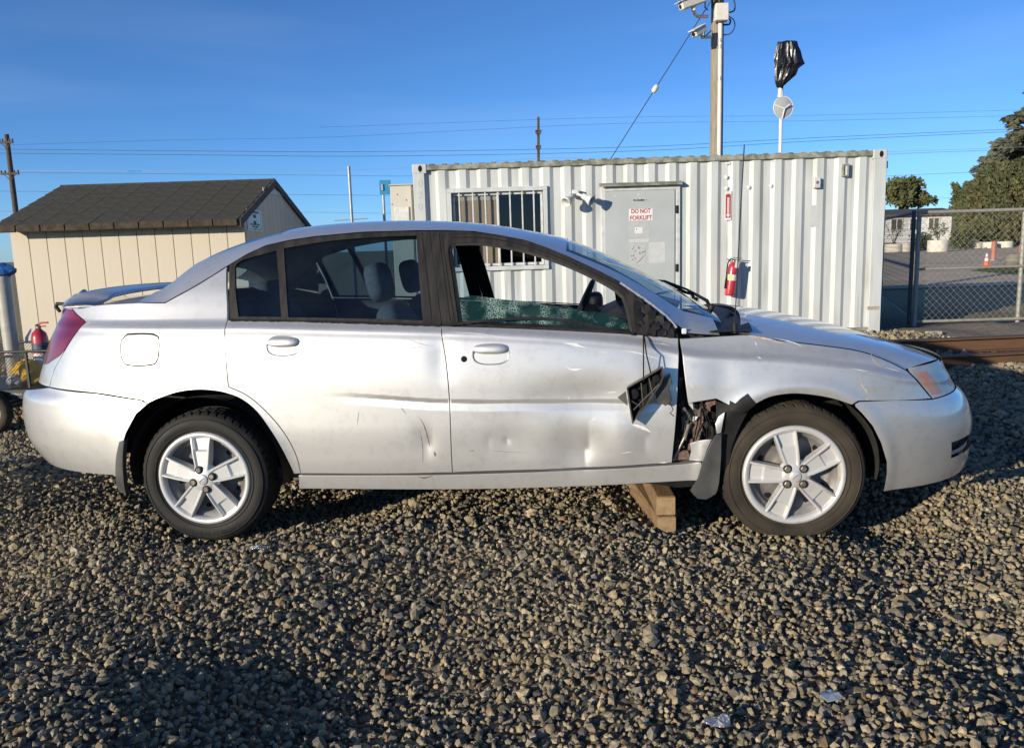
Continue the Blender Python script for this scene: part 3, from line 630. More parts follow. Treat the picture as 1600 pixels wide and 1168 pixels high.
for pts, wd, m_, par in (
    ([(880, 535.5), (897, 538), (914, 542.5)], .017, M_scr_white, fdoor), ([(908, 542), (920, 543)], .004, M_scr_white, fdoor), ([(972, 547), (1000, 552), (1028, 560), (1036, 563)], .006, M_scr_white, fdoor),
    ([(883, 569), (893, 577), (911, 576)], .012, M_scr_white, fdoor), ([(923, 657), (933, 652.5)], .012, M_scr_white, fdoor), ([(945, 613.5), (965, 612)], .006, M_scr_white, fdoor),
    ([(888.5, 618), (888.8, 625)], .008, M_scr_white, fdoor), ([(924, 679), (922.5, 684)], .010, M_scr_white, fdoor), ([(1020, 535), (1040, 538), (1048, 541)], .004, M_scr_white, fdoor),
    ([(938, 549.5), (949, 551)], .004, M_scr_white, fdoor), ([(985, 662), (1005, 668), (1017, 675)], .020, M_scr_white, fdoor), ([(793, 685), (796, 692)], .008, M_scr_white, fdoor),
    ([(733, 704), (742, 703.5)], .005, M_scr_brown, fdoor), ([(760, 703), (800, 706), (825, 707)], .002, M_scr_brown, fdoor), ([(785, 580), (778, 600), (770, 612)], .005, M_scr_white, fdoor), ([(812, 572), (806, 590), (798, 606)], .004, M_scr_white, fdoor),
    ([(700, 518), (745, 521), (790, 527)], .0035, M_scr_white, fdoor), ([(694, 547), (709, 552)], .008, M_scr_white, fdoor), ([(970, 708), (985, 705.5), (990, 705)], .004, M_scr_white, fdoor), ([(1030, 722.5), (1044, 722)], .006, M_scr_white, fdoor),
    ([(653, 649), (662, 663), (668, 682), (672, 700)], .005, M_scr_brown, rdoor), ([(655, 668), (660, 695), (661, 727)], .0025, M_scr_brown, rdoor), ([(626, 635), (635, 647)], .003, M_scr_brown, rdoor), ([(679, 705), (680, 713)], .013, M_scr_brown, rdoor),
    ([(561, 641), (559, 655), (558.5, 664)], .0022, M_scr_brown, rdoor), ([(637, 528), (652, 535), (672, 540), (680, 539)], .0022, M_scr_brown, rdoor), ([(615, 541), (640, 544), (660, 541)], .0018, M_scr_brown, rdoor), ([(672, 550), (668, 556)], .006, M_scr_white, rdoor),
    ([(652, 743.5), (662, 746), (676, 743)], .010, M_scr_brown, sill), ([(520, 739), (600, 741), (680, 741.5)], .004, M_scr_brown, sill), ([(960, 757), (966, 757.5)], .007, M_scr_brown, sill),
    ([(1361, 549), (1362, 557), (1369, 567), (1381, 574)], .009, M_scr_tan, fender), ([(1348, 584), (1346, 594), (1348, 604), (1355, 612), (1357, 622)], .009, M_scr_tan, fender), ([(1350, 624), (1362, 622.5)], .012, M_scr_tan, fender),
    ([(1161, 523.5), (1180, 526), (1204, 530.5), (1225, 537)], .012, M_scr_tan, fender), ([(1210, 528), (1240, 535), (1255, 542)], .005, M_scr_white, fender), ([(1328, 575), (1345, 578), (1358, 580)], .004, M_scr_white, fender),
    ([(1381, 574), (1395, 577), (1408, 581)], .005, M_scr_white, fender), ([(1183, 557), (1190, 560)], .006, M_scr_white, fender), ([(1180, 533), (1182, 540)], .006, M_scr_white, fender), ([(1078, 594), (1081, 603), (1086, 607)], .005, M_scr_white, fender),
    ([(1492, 637), (1494, 645), (1496, 651)], .004, M_scr_white, fbump) if False else ([(1440, 640), (1441, 641)], .004, M_scr_white, fender), ([(66, 694), (80, 702)], .002, M_scr_brown, rbump), ([(107, 714), (110, 715)], .005, M_scr_brown, rbump)):
    strip('scratch', pts, wd*.75, m_, par)

def Lp(px, py, w):
    d = ray_local(px, py); t = (-w-_o[1])/d[1]; return Vector(_o+t*d)
def Ls(px, py, off=0.0):
    u, v = side(px, py); return Vector((u, -float(W(u, v))-off, v))
# ------------------------------------------------------------------ broken front corner
cav = [[(1052, 535), (1076, 629)], [(1076, 629), (1119, 621), (1140, 628), (1160, 640)], [(1160, 640), (1142, 700), (1135, 762)], [(1135, 762), (1098, 724), (1045, 724)], [(1045, 724), (1052, 535)]]
panel('inner_wheelhouse', cav, M_dark, car, off=-.10, gap=0, thick=.02, du=.05, dv=.04)
panel('torn_arch_liner', [[(1121, 629), (1139, 634), (1140, 626), (1149, 630.5)], [(1149, 630.5), (1168, 615.5), (1181, 631)], [(1181, 631), (1165, 655), (1152, 682), (1143, 712), (1139, 760)], [(1139, 760), (1124, 700), (1121, 629)]], M_black, car, off=-.028, gap=0, thick=.006)
flp = panel('torn_liner_flap', [[(1140, 640), (1140.5, 626), (1149, 630.5)], [(1149, 630.5), (1158, 622), (1168, 615)], [(1168, 615), (1176, 625), (1181, 631)], [(1181, 631), (1160, 644), (1140, 640)]], M_black, car, off=.006, gap=0, thick=.006)
strip('rusty_strut', [(1119, 625), (1106, 640), (1096, 655), (1092, 672), (1090, 690), (1080, 712)], .040, M_rust_strip, car, off=-.05, taper=False)
panel('rusty_bracket', [[(1060, 712), (1076, 707), (1080, 720)], [(1080, 720), (1057, 722)], [(1057, 722), (1060, 712)]], M_rust_strip, car, off=-.035, gap=0)
panel('crumpled_bracket', [[(1068, 660), (1076, 648), (1092, 640), (1098, 644)], [(1098, 644), (1090, 668), (1084, 682)], [(1084, 682), (1070, 680)], [(1070, 680), (1068, 660)]], M_flap, car, off=-.065, gap=0)
for a, b, r_ in (((1053, 722), (1083, 664), .006), ((1070, 640), (1080, 652), .006), ((1078, 664), (1072, 688), .009)):
    MB().tube([Ls(*a, -.03), Ls(*b, -.045)], r_, 8).build('broken_rod', M_chrome, car)
panel('torn_fender_piece', [[(1080, 695), (1096, 690), (1113, 688)], [(1113, 688), (1104, 708), (1100, 722)], [(1100, 722), (1078, 720)], [(1078, 720), (1082, 706), (1080, 695)]], M_paint, car, off=-.02, gap=0, thick=.004)
panel('torn_fender_piece', [[(1119, 663), (1124, 652), (1133, 645)], [(1133, 645), (1130, 660), (1127, 677)], [(1127, 677), (1121, 678)], [(1121, 678), (1119, 663)]], M_paint, car, off=-.012, gap=0, thick=.004)
panel('mud_flap', [[(1113, 690), (1119, 680), (1127, 678)], [(1127, 678), (1126, 715), (1122.5, 757), (1118, 771)], [(1118, 771), (1103, 779.5), (1090, 778), (1079, 766)], [(1079, 766), (1090, 748), (1098, 722), (1113, 690)]], M_flap, car, off=.002, gap=0, thick=.008)
panel('mud_flap', [[(187, 690), (194, 687)], [(194, 687), (192, 715), (193, 745), (197, 771)], [(197, 771), (188, 768), (182, 755)], [(182, 755), (182, 715), (187, 690)]], M_flap, car, off=.004, gap=0, thick=.03)
panel('sill_lower_trim', [[(1000, 756), (1088, 752)], [(1088, 752), (1084, 762), (1060, 764)], [(1060, 764), (1000, 756)]], M_black, sill, off=-.03, gap=0)
random.seed(41)
for (x, y, k, m_) in ((1064, 600, 9, M_flap), (1066, 640, 10, M_dark), (1075, 672, 9, M_flap), (1088, 660, 8, M_paint_dull), (1100, 645, 9, M_dark), (1112, 640, 7, M_rust_strip), (1105, 668, 8, M_dark), (1096, 684, 7, M_flap), (1064, 700, 8, M_rust_strip), (1085, 634, 7, M_paint_dull), (1118, 655, 8, M_black), (1072, 690, 6, M_chrome)):
    P = [(x+k*random.uniform(.4, 1.2)*math.cos(a), y+1.3*k*random.uniform(.4, 1.2)*math.sin(a)) for a in (.2, 1.5, 2.9, 4.2, 5.3)]; f0 = [Ls(px_, py__, -.03-random.uniform(0, .05)) for px_, py__ in P]; c0_ = sum(f0, Vector())/5+Vector((0, -.02, 0))
    MB().add(f0+[c0_], [(i, (i+1) % 5, 5) for i in range(5)]).build('crumpled_metal', m_, car)
for i in range(7):
    x = 1058+random.uniform(0, 50); MB().tube([Ls(x, 632+random.uniform(0, 10), -.04), Ls(x+random.uniform(-8, 8), 660, -.01-random.uniform(0, .03)), Ls(x+random.uniform(-10, 10), 690+random.uniform(-8, 14), -.05)], .0022, 5).build('loose_wire', M_hole, car)
# mirror mounting plate with torn foam
mm = panel('mirror_mount', [[(991, 462), (1000, 468), (1022, 486), (1040, 501), (1050, 512), (1053, 526)], [(1053, 526), (1020, 524), (992, 520)], [(992, 520), (990, 490), (991, 462)]], M_black, fdoor, off=.006, gap=0, thick=.008)
random.seed(5)
_mp = [side(x, y) for x, y in ((997, 474), (1008, 482), (1018, 490), (1030, 500), (1040, 508), (1001, 490), (1012, 500), (1024, 509), (1036, 518), (1000, 505), (1008, 514), (1046, 520), (1018, 519))]
for (u, v) in _mp:
    k = random.uniform(.020, .034); n = random.choice((4, 5)); a0 = random.uniform(0, 6)
    P = [(u+k*random.uniform(.6, 1)*math.cos(a0+6.283*i/n), v+k*random.uniform(.6, 1)*math.sin(a0+6.283*i/n)) for i in range(n)]
    V = [(p[0], -float(W(*p))-.010-random.uniform(0, .010), p[1]) for p in P]+[(p[0], -float(W(*p))-.004, p[1]) for p in P]
    mesh_obj('torn_foam', V, [tuple(range(n))]+[(i, (i+1) % n, (i+1) % n+n, i+n) for i in range(n)], M_black if random.random() < .6 else M_trim, mm)
# hanging mirror
WM = float(W(*side(1015, 610)))+.075
mir = MB()
base = [(979, 606), (1000, 594), (1018, 583.5), (1036, 572.5), (1037.5, 588), (1033, 600), (1010, 633), (988, 663), (984, 640)]
bp3 = [Lp(x, y, WM) for x, y in base]; ctr = sum(bp3, Vector())/len(bp3); n = len(bp3)
back = [p+(ctr-p)*.10+Vector((0, .060, 0)) for p in bp3]; inn = [p+(ctr-p)*.07 for p in bp3]; inb = [p+(ctr-p)*.16+Vector((0, .045, 0)) for p in bp3]
V = bp3+back+inn+inb; F = []
for i in range(n):
    j = (i+1) % n; F += [(i, j, n+j, n+i), (i, 2*n+i, 2*n+j, j), (2*n+i, 3*n+i, 3*n+j, 2*n+j)]
F += [tuple(n+i for i in range(n)), tuple(3*n+i for i in range(n))[::-1]]
mir.add(V, F)
hm = mir.build('broken_door_mirror', M_mirror, car); hm['label'] = 'black door mirror base hanging by its cables from the front door'
ribs = MB()
for a, b in (((990, 640), (1030, 600)), ((1002, 598), (1005, 633)), ((1014, 590), (1020, 616)), ((985, 625), (1000, 634))):
    ribs.tube([Lp(*a, WM-.012), Lp(*b, WM-.012)], .0035, 5)
ribs.build('mounting_rib', M_mirror, hm)
MB().add([p+Vector((0, -.002, 0)) for p in inb], [tuple(range(n))[::-1]]).build('painted_shade_floor', M_hole, hm)  # near-black sheet over the mirror base floor, shade put into its colour
MB().lathe([(.0, 0), (.018, .002), (.022, -.004), (.022, -.02)], 14, Matrix.Translation(Lp(991, 616, WM-.018)) @ Matrix.Rotation(R(90), 4, 'X')).build('pivot_socket', M_hole, hm)
MB().lathe([(.0, 0), (.014, .002), (.018, -.004), (.018, -.02)], 14, Matrix.Translation(Lp(1026, 592, WM-.018)) @ Matrix.Rotation(R(90), 4, 'X')).build('pivot_socket', M_hole, hm)
hs = MB()
P = [Lp(x, y, WM-.03) for x, y in ((1024, 612), (1036, 592), (1046, 585), (1050, 600), (1044, 605), (1049, 628), (1040, 634), (1026, 626))]
hs.add([p for p in P]+[p+Vector((.006, .045, 0)) for p in P], [tuple(range(8))]+[(i, (i+1) % 8, (i+1) % 8+8, i+8) for i in range(8)]); hs.build('mirror_housing_fragment', M_mirror, hm)
P = [Lp(x, y, WM-.02) for x, y in ((965, 621), (978, 611), (981, 634))]
MB().add(P+[p+Vector((0, .008, 0)) for p in P], [(0, 1, 2), (0, 1, 4, 3), (1, 2, 5, 4), (2, 0, 3, 5)]).build('mirror_housing_fragment', M_flap, hm)
MB().tube([Ls(1005, 522, .012), Lp(1005.5, 550, WM-.01), Lp(1005.5, 596, WM-.01)], .0028, 6).build('cable', M_hole, hm)
MB().tube([Ls(1006, 522, .012), Lp(1010, 553, WM-.01), Lp(1017, 583, WM-.005)], .0028, 6).build('cable', M_hole, hm)
MB().tube([Lp(1046, 628, WM-.03), Lp(1052, 640, WM-.02), Lp(1047, 645, WM-.03), Lp(1053, 650, WM-.03)], .002, 5).build('cable', M_hole, hm)

# ------------------------------------------------------------------ underbody, wheel wells, cabin
ub = MB()
ub.box((0, 0, .30), (2.0, 1.42, .05)); ub.box((1.35, 0, .50), (1.25, .90, .50)); ub.box((-1.80, 0, .62), (.56, 1.0, .55)); ub.box((-1.35, 0, .42), (.7, .95, .35))
ub.box((.92, 0, .62), (.04, 1.36, .60)); ub.box((0, .50, .26), (1.9, .08, .05)); ub.box((0, -.50, .26), (1.9, .08, .05)); ub.box((.2, 0, .23), (2.6, .10, .06)); ub.box((-1.9, .3, .30), (.5, .24, .14))
ub.box((1.31, 0, .28), (.10, 1.2, .08)); ub.box((-1.31, 0, .27), (.09, 1.2, .07))
ub.build('underbody', M_dark, car)
for ua in (-1.31, 1.31):
    for sg in (-1, 1):
        q = MB(); n = 26; prof = []
        for i in range(n+1):
            a = R(-8)+R(196)*i/n; prof.append((ua+.365*math.cos(a), HUB+.01+.365*math.sin(a)))
        V = [(x, sg*.50, z) for x, z in prof]+[(x, sg*min(.79, float(W(x, max(z, .2), False))-.03), z) for x, z in prof]; m1 = n+1
        F = [(i, i+1, m1+i+1, m1+i) for i in range(n)]+[tuple(range(m1))]
        q.add(V, F, True); q.build('wheel_well', M_dark, car)
# door inner trims
for par, par2, dn, tp in ((rdoor, rdoor_far, [(707, 735), (470, 735)], belt_r), (fdoor, fdoor_far, [(1046, 720), (707, 735)], belt_f)):
    a = [(x, y+3) for x, y in tp]
    panel('door_trim', [a, [a[-1], dn[0]], dn, [dn[1], a[0]]], M_seat, par, off=-.075, gap=.004, thick=.006, mirror=par2, du=.08, dv=.08)
def cushion(name, c, d, m, parent, rx=0.0, bev=.05):
    """rounded upholstery block"""
    bm_v = []; F = []; n = 8; L = 12; ex = 3.2
    for i in range(L+1):
        ph = -math.pi/2+math.pi*i/L
        for k in range(2*n):
            th = math.pi*k/n; f = lambda t: math.copysign(abs(t)**(2/ex), t)
            bm_v.append((f(math.cos(ph))*f(math.cos(th))*d[0]/2, f(math.cos(ph))*f(math.sin(th))*d[1]/2, f(math.sin(ph))*d[2]/2))
    for i in range(L):
        for k in range(2*n): F.append((i*2*n+k, i*2*n+(k+1) % (2*n), (i+1)*2*n+(k+1) % (2*n), (i+1)*2*n+k))
    Mx = Matrix.Translation(c) @ Matrix.Rotation(rx, 4, 'Y')
    q = MB(); q.add(bm_v, F, True, Mx); return q.build(name, m, parent)
for sg in (-1, 1):
    st = cushion('front_seat', (-.05, sg*.37, .42), (.52, .50, .18), M_seat, car)
    cushion('seat_back', (-.40, sg*.37, .74), (.17, .50, .66), M_seat, st, rx=R(-20)); cushion('headrest', (-.555, sg*.37, 1.15), (.10, .28, .19), M_seat, st, rx=R(-12))
rs = cushion('rear_seat', (-.98, 0, .46), (.48, 1.24, .18), M_seat, car)
cushion('seat_back', (-1.26, 0, .78), (.18, 1.24, .60), M_seat, rs, rx=R(-22))
for sg in (-1, 1): cushion('headrest', (-1.40, sg*.38, 1.08), (.12, .30, .14), M_seat, rs, rx=R(-15))
surf('parcel_shelf', lambda u, s: np.stack([u+0*s, s*.60, 1.02+0*u], -1), S(-1.78, -1.38, 4), S(-1, 1, 4), M_seat, car)
dash = MB()
dash.add([(.92, y, .55) for y in (-.68, .68)]+[(.92, y, .93) for y in (-.68, .68)]+[(.62, y, .965) for y in (-.66, .66)]+[(.46, y, .90) for y in (-.66, .66)]+[(.46, y, .70) for y in (-.66, .66)]+[(.60, y, .55) for y in (-.66, .66)],
         [(0, 1, 3, 2), (2, 3, 5, 4), (4, 5, 7, 6), (6, 7, 9, 8), (8, 9, 11, 10), (10, 11, 1, 0), (0, 2, 4, 6, 8, 10), (1, 11, 9, 7, 5, 3)]); dash.build('dashboard', M_black, car)
swm = MB(); c0 = Lp(905, 470, -.36); ax = Vector((-math.cos(R(25)), 0, math.sin(R(25)))); yv = Vector((0, 1, 0)); zv = ax.cross(yv)
swm.tube([c0+Vector((.0, 0, -.06))+yv*(.185*math.cos(a))+zv*(.185*math.sin(a)) for a in [2*math.pi*i/36 for i in range(37)]], .014, 8, caps=False)
for a in (R(0), R(180), R(270)): swm.tube([c0+Vector((.02, 0, -.06)), c0+Vector((0, 0, -.06))+yv*(.185*math.cos(a))+zv*(.185*math.sin(a))], .016, 6)
swm.tube([c0+Vector((.0, 0, -.06)), c0+Vector((.25, 0, -.16))], [.06, .04], 12)
swm.build('steering_wheel', M_black, car)
# far door mirror
fm = Lp(930, 473, -.90); q = cushion('door_mirror', fm, (.10, .20, .14), M_black, car, bev=.03)
MB().box((fm.x-.052, fm.y, fm.z), (.004, .155, .10), bev=.001).build('mirror_glass', M_chrome, q)
MB().tube([fm+Vector((0, -.08, -.03)), fm+Vector((.02, -.17, -.045))], [.035, .045], 8).build('mirror_stalk', M_black, q)
# ------------------------------------------------------------------ cowl, wipers, aerial, spoiler
surf('cowl_panel', lambda u, s: np.stack([u+.05*(1-s**2), -s*(.74), np.interp(u, [.96, 1.14], [.915, .915])+.035*(1-s**2)+0*s], -1), S(.96, 1.14, 4), S(-1, 1, 20), M_black, car)
surf('cowl_side_seal', lambda u, s: np.stack([u, -(W(u, VB(u), False)-.010-.03*s), VB(u)-.004-.006*s], -1), S(.84, 1.10, 10), [0, 1], M_rust_strip, car)
MB().box(tuple(Ls(1069, 517, .004)), (.022, .008, .024), bev=.005, rz=.1).build('hinge_bracket', M_scr_white, car)
def on_ws(u, s, h): p = roof_pt(np.array([u]), np.array([s]), 0)[0]; return Vector((p[0]+h*.35, p[1], p[2]+h))
for (u0, s0, u1, s1) in ((1.03, .42, .86, -.28), (1.03, -.30, .85, -.86)):
    w_ = MB().tube([on_ws(u0, s0, .0), on_ws(u0-.02, s0-.05, .025), on_ws((u0+u1)/2, (s0+s1)/2, .022), on_ws(u1, s1, .014)], [.010, .009, .006, .005], 8).build('wiper', M_black, car)
    MB().tube([on_ws(u1+.09, s1+.42, .008), on_ws(u1, s1, .012), on_ws(u1-.06, s1-.3, .008)], .006, 6).build('wiper_blade', M_hole, w_)
    MB().tube([on_ws(u0+.0, s0, -.02), on_ws(u0, s0, .018)], .014, 10).build('wiper_pivot', M_black, w_)
MB().tube([Lp(1127, 512, .42), Lp(1132, 498, .36), Lp(1139, 489, .32), Lp(1150, 495, .28)], [.006, .008, .007, .006], 8).build('wiper_linkage', M_trim, car)
MB().tube([Lp(1148.5, 520, .72), Lp(1148, 505, .72)], .011, 10).build('aerial_base', M_black, car)
MB().tube([Lp(1148, 507, .72), Lp(1150.5, 460, .72), Lp(1156, 350, .72), Lp(1163, 226, .72)], .0026, 6).build('aerial', M_black, car)
wg = MB(); ns = 27; SPU = Lp(98, 464, .62)[0]
V = []; prof = [(0, 0), (.12, .26), (.35, .42), (.65, .38), (.9, .15), (1, 0), (.9, -.22), (.5, -.32), (.12, -.22)]
for i in range(ns):
    s = -1+2*i/(ns-1); a = abs(s); y = s*.635; ub_ = SPU-.08+.08*a**2; ch = .27-.05*a**2-.06*max(0, (a-.9)/.1)**2; th = .050*(1-.6*max(0, (a-.88)/.12)**2); vz = 1.142-.020*a**2-.035*max(0, (a-.8)/.2)**2
    V += [(ub_+ch*p, y, vz+th*q+.02*p*0) for p, q in prof]
k = len(prof); F = [(i*k+j, i*k+(j+1) % k, (i+1)*k+(j+1) % k, (i+1)*k+j) for i in range(ns-1) for j in range(k)]+[tuple(range(k)), tuple((ns-1)*k+j for j in range(k))[::-1]]
wg.add(V, F, True); sp = wg.build('spoiler', M_paint, trunk)
for sg in (-1, 1):
    MB().tube([(-1.99, sg*.52, 1.13), (-1.95, sg*.515, 1.10), (-1.91, sg*.51, 1.07)], [.040, .030, .040], 10).build('spoiler_foot', M_paint, sp)
MB().tube([Lp(94, 487, .42), Lp(87.5, 479, .42), Lp(89, 474.5, .42), Lp(106, 474, .42)], [.008, .010, .009, .006], 8).build('trunk_lip', M_black, trunk)

# ------------------------------------------------------------------ wheels
def wheel(u, sg, spin, nut0, m_t, m_c, lug_open=False):
    Mw = Matrix.Translation((u, -sg*.805, HUB)) @ (Matrix.Rotation(R(90), 4, 'X') if sg > 0 else Matrix.Rotation(R(180), 4, 'Z') @ Matrix.Rotation(R(90), 4, 'X'))
    rim = MB().lathe([(.0, -.055), (.07, -.05), (.085, -.062), (.13, -.07), (.165, -.055), (.172, -.03), (.19, -.03), (.205, -.012), (.21, -.19)], 48)
    w_ = rim.build('wheel', M_steel, car); w_.matrix_local = Mw
    for i in range(10):
        a = 2*math.pi*(i+.3)/10; MB().lathe([(.0, 0), (.013, 0)], 12, Matrix.Translation((.146*math.cos(a), .146*math.sin(a), -.0595))).build('vent_hole', M_hole, w_)
    prof = [(.200, -.03), (.212, -.012), (.222, -.003), (.246, .005), (.268, .004), (.284, -.004), (.294, -.012), (.302, -.022), (.3065, -.034), (.307, -.052), (.300, -.054), (.300, -.061), (.307, -.063), (.3075, -.092), (.300, -.094), (.300, -.101), (.3075, -.103), (.307, -.132), (.300, -.134), (.300, -.141), (.307, -.143), (.306, -.163), (.300, -.176), (.284, -.190), (.25, -.196), (.21, -.19)]
    def md(i, k, r_):
        if i in (7, 8): return r_-(.0070 if k % 5 == 0 else 0)
        if i in (9, 12, 13, 16, 17): return r_-(.004 if (k+i) % 5 == 0 else 0)
        return r_
    tyb = MB().lathe(prof[:7], 96)
    tyb.lathe(prof[6:], 240, smooth=False, mod=lambda i, k, r_: md(i+6, k, r_)); tyb.lathe([(.2285, .0005), (.2300, .0042), (.2325, .0046), (.2340, .0018)], 96); tyb.lathe([(.2735, .0015), (.2750, .0048), (.2765, .0046), (.2785, .0)], 96)
    ty = tyb.build('tyre', m_t, w_)
    cv = MB()
    cv.lathe([(.186, -.022), (.189, -.006), (.194, .002), (.203, .006), (.211, .005), (.2165, -.001), (.218, -.010)], 64)
    cv.lathe([(.0, .016), (.030, .016), (.050, .013), (.064, .004), (.072, -.012)], 40)
    cv.lathe([(.0, .0225), (.021, .0225), (.0245, .020), (.0255, .015)], 28)
    for i in range(5):
        a = R(90)+spin+2*math.pi*i/5; rs_ = [.045, .070, .100, .128, .136, .165, .192]; hw = [.031, .0365, .0405, .044, .0445, .0475, .0505]
        zt = [.016, .0165, .0155, .014, .0135, .011, .006]; zc = [.011, .0085, .0065, .0050, -.006, -.008, -.010]; V = []
        for r_, h, zz, cc in zip(rs_, hw, zt, zc):
            for x, z in ((-h, -.026), (-h+.002, zz-.004), (-h+.005, zz), (-h+.010, zz), (-h+.017, cc), (h-.017, cc), (h-.010, zz), (h-.005, zz), (h-.002, zz-.004), (h, -.026)):
                V.append((r_*math.cos(a)+x*math.sin(a), r_*math.sin(a)-x*math.cos(a), z))
        F = [(i_*10+j, i_*10+j+1, (i_+1)*10+j+1, (i_+1)*10+j) for i_ in range(6) for j in range(9)]
        cv.add(V, [f[::-1] for f in F], False)
    c_ = cv.build('wheel_cover', m_c, w_)
    for i in range(4):
        a = nut0+math.pi/2*i; Mx = Matrix.Translation((.047*math.cos(a), .047*math.sin(a), .012))
        MB().lathe([(.0, .0045), (.0185, .0045), (.0185, -.002)], 24, Mx).build('nut_recess', M_dark, c_)
        MB().lathe([(.0, .0088), (.0055, .0088), (.0060, .0100), (.0100, .0100), (.0128, .0080), (.0140, .0048), (.0140, .003)], 6, Mx, smooth=False).build('wheel_nut', M_chrome, c_)
    # raised swoosh badge on the centre cap
    MB().tube([(-.012, -.012, .0225), (-.006, -.002, .0235), (.004, .006, .0235), (.014, .008, .0225)], .0018, 5).build('centre_badge', M_steel, c_)
    return w_, ty
random.seed(3)
wr, tr_ = wheel(-1.31, 1, 0, R(17), M_rubber, M_cover)
wf, tf_ = wheel(1.31, 1, R(13), R(45), M_rubber_d, M_cover_d)
wheel(-1.31, -1, .3, 0, M_rubber, M_cover); wheel(1.31, -1, .5, 0, M_rubber, M_cover)
for i, ch in enumerate('DOUGLAS'):
    a = R(-100)+R(8.5)*(i-1); r_ = .262
    text_obj('tyre_lettering', ch, .030, M_rubber, tr_, Matrix.Translation((r_*math.cos(a), r_*math.sin(a), .0048)) @ Matrix.Rotation(a+math.pi/2, 4, 'Z'), ext=.0012)
# the soft front tyre squats on the stones
for p in tf_.data.vertices:
    y = p.co.y
    if y < -.262: p.co.z += (.012*(1-((y+.2855)/.024)**2) if p.co.z > -.1 else -.008); p.co.y = -.262-(abs(y)-.262)*.18
# ================================================================== GROUND
_ph = rng.uniform(0, 6.28, (14, 2)); _kk = rng.uniform(2.0, 8.5, 14); _aa = rng.uniform(0, 6.28, 14)
WHEELP = [to_world((1.31, -.70, 0)), to_world((1.31, .70, 0))]
WHEELR = [to_world((-1.31, -.72, 0)), to_world((-1.31, .70, 0))]
def H(x, y):
    x = np.asarray(x, float); y = np.asarray(y, float); h = 0*x
    for i in range(14): h = h+(.050/_kk[i])*np.sin(_kk[i]*(x*math.cos(_aa[i])+y*math.sin(_aa[i]))+_ph[i, 0])
    h = h*np.clip(1.35-np.hypot(x, y-3)/16, .0, 1)
    h = h-.011*np.exp(-((y-2.30-.12*(x+1.2))/.16)**2)*np.exp(-((x+1.4)/1.1)**2)+.014*np.exp(-((y-2.05-.12*(x+1.2))/.14)**2)*np.exp(-((x+1.4)/1.2)**2)
    for P in WHEELP+WHEELR: h = h*(1-.85*np.exp(-(((x-P[0])/.36)**2+((y-P[1])/.30)**2)))
    for P in WHEELP: h = h+.030*np.exp(-(((x-P[0])/.32)**2+((y-P[1])/.24)**2))
    for P in WHEELR: h = h-.016*np.exp(-(((x-P[0])/.30)**2+((y-P[1])/.24)**2))
    return h-.016
def gravel_mat(name, c1, c2, c3, scale):
    def ex(nt, b, mp):
        n, l = nt.nodes, nt.links
        v = n.new('ShaderNodeTexVoronoi'); v.inputs['Scale'].default_value = scale; l.new(mp.outputs[0], v.inputs['Vector'])
        r = n.new('ShaderNodeValToRGB'); r.color_ramp.elements[0].color = (*c1, 1); r.color_ramp.elements[1].color = (*c3, 1); e = r.color_ramp.elements.new(.5); e.color = (*c2, 1)
        s = n.new('ShaderNodeSeparateColor'); l.new(v.outputs['Color'], s.inputs[0]); l.new(s.outputs[0], r.inputs[0]); 
        ln = n.new('ShaderNodeVectorMath'); ln.operation = 'LENGTH'; l.new(mp.outputs[0], ln.inputs[0]); fd = n.new('ShaderNodeMapRange'); fd.inputs[1].default_value = 13; fd.inputs[2].default_value = 17; l.new(ln.outputs['Value'], fd.inputs[0])
        fx = n.new('ShaderNodeMix'); fx.data_type = 'RGBA'; fx.inputs[7].default_value = (.36, .30, .18, 1); l.new(fd.outputs[0], fx.inputs[0]); l.new(r.outputs[0], fx.inputs[6]); l.new(fx.outputs[2], b.inputs['Base Color'])
        bp = n.new('ShaderNodeBump'); bp.inputs['Strength'].default_value = 1.0; bp.inputs['Distance'].default_value = .03; bp.invert = True
        l.new(v.outputs['Distance'], bp.inputs['Height']); l.new(bp.outputs[0], b.inputs['Normal'])
    return mat(name, c2, .95, extra=ex, spec=.1)
M_ground = gravel_mat('packed_gravel', (.05, .044, .034), (.11, .095, .07), (.20, .17, .12), 30)
def axis(dense0, dense1, st, lo, hi):
    a = list(np.arange(dense0, dense1+1e-6, st)); g = st; x = dense1
    while x < hi: g *= 1.22; x += g; a.append(min(x, hi))
    g = st; x = dense0
    while x > lo: g *= 1.22; x -= g; a.insert(0, max(x, lo))
    return np.array(a)
gx, gy = axis(-6, 7, .09, -1500, 1500), axis(1.2, 11.5, .09, -1200, 2500)
GX, GY = np.meshgrid(gx, gy); nx = len(gx); GZ = np.where((np.abs(GX) < 40) & (np.abs(GY) < 40), H(GX, GY), -.016)
ids = np.arange(len(gx)*len(gy)).reshape(GX.shape)
gm = bpy.data.meshes.new('ground'); gm.from_pydata(np.stack([GX.ravel(), GY.ravel(), GZ.ravel()], -1).tolist(), [], np.stack([ids[:-1, :-1], ids[:-1, 1:], ids[1:, 1:], ids[1:, :-1]], -1).reshape(-1, 4).tolist())
gm.materials.append(M_ground); gm.polygons.foreach_set('use_smooth', [True]*len(gm.polygons)); gm.update()
gob = bpy.data.objects.new('ground', gm); COL.objects.link(gob); setp(gob, kind='structure')

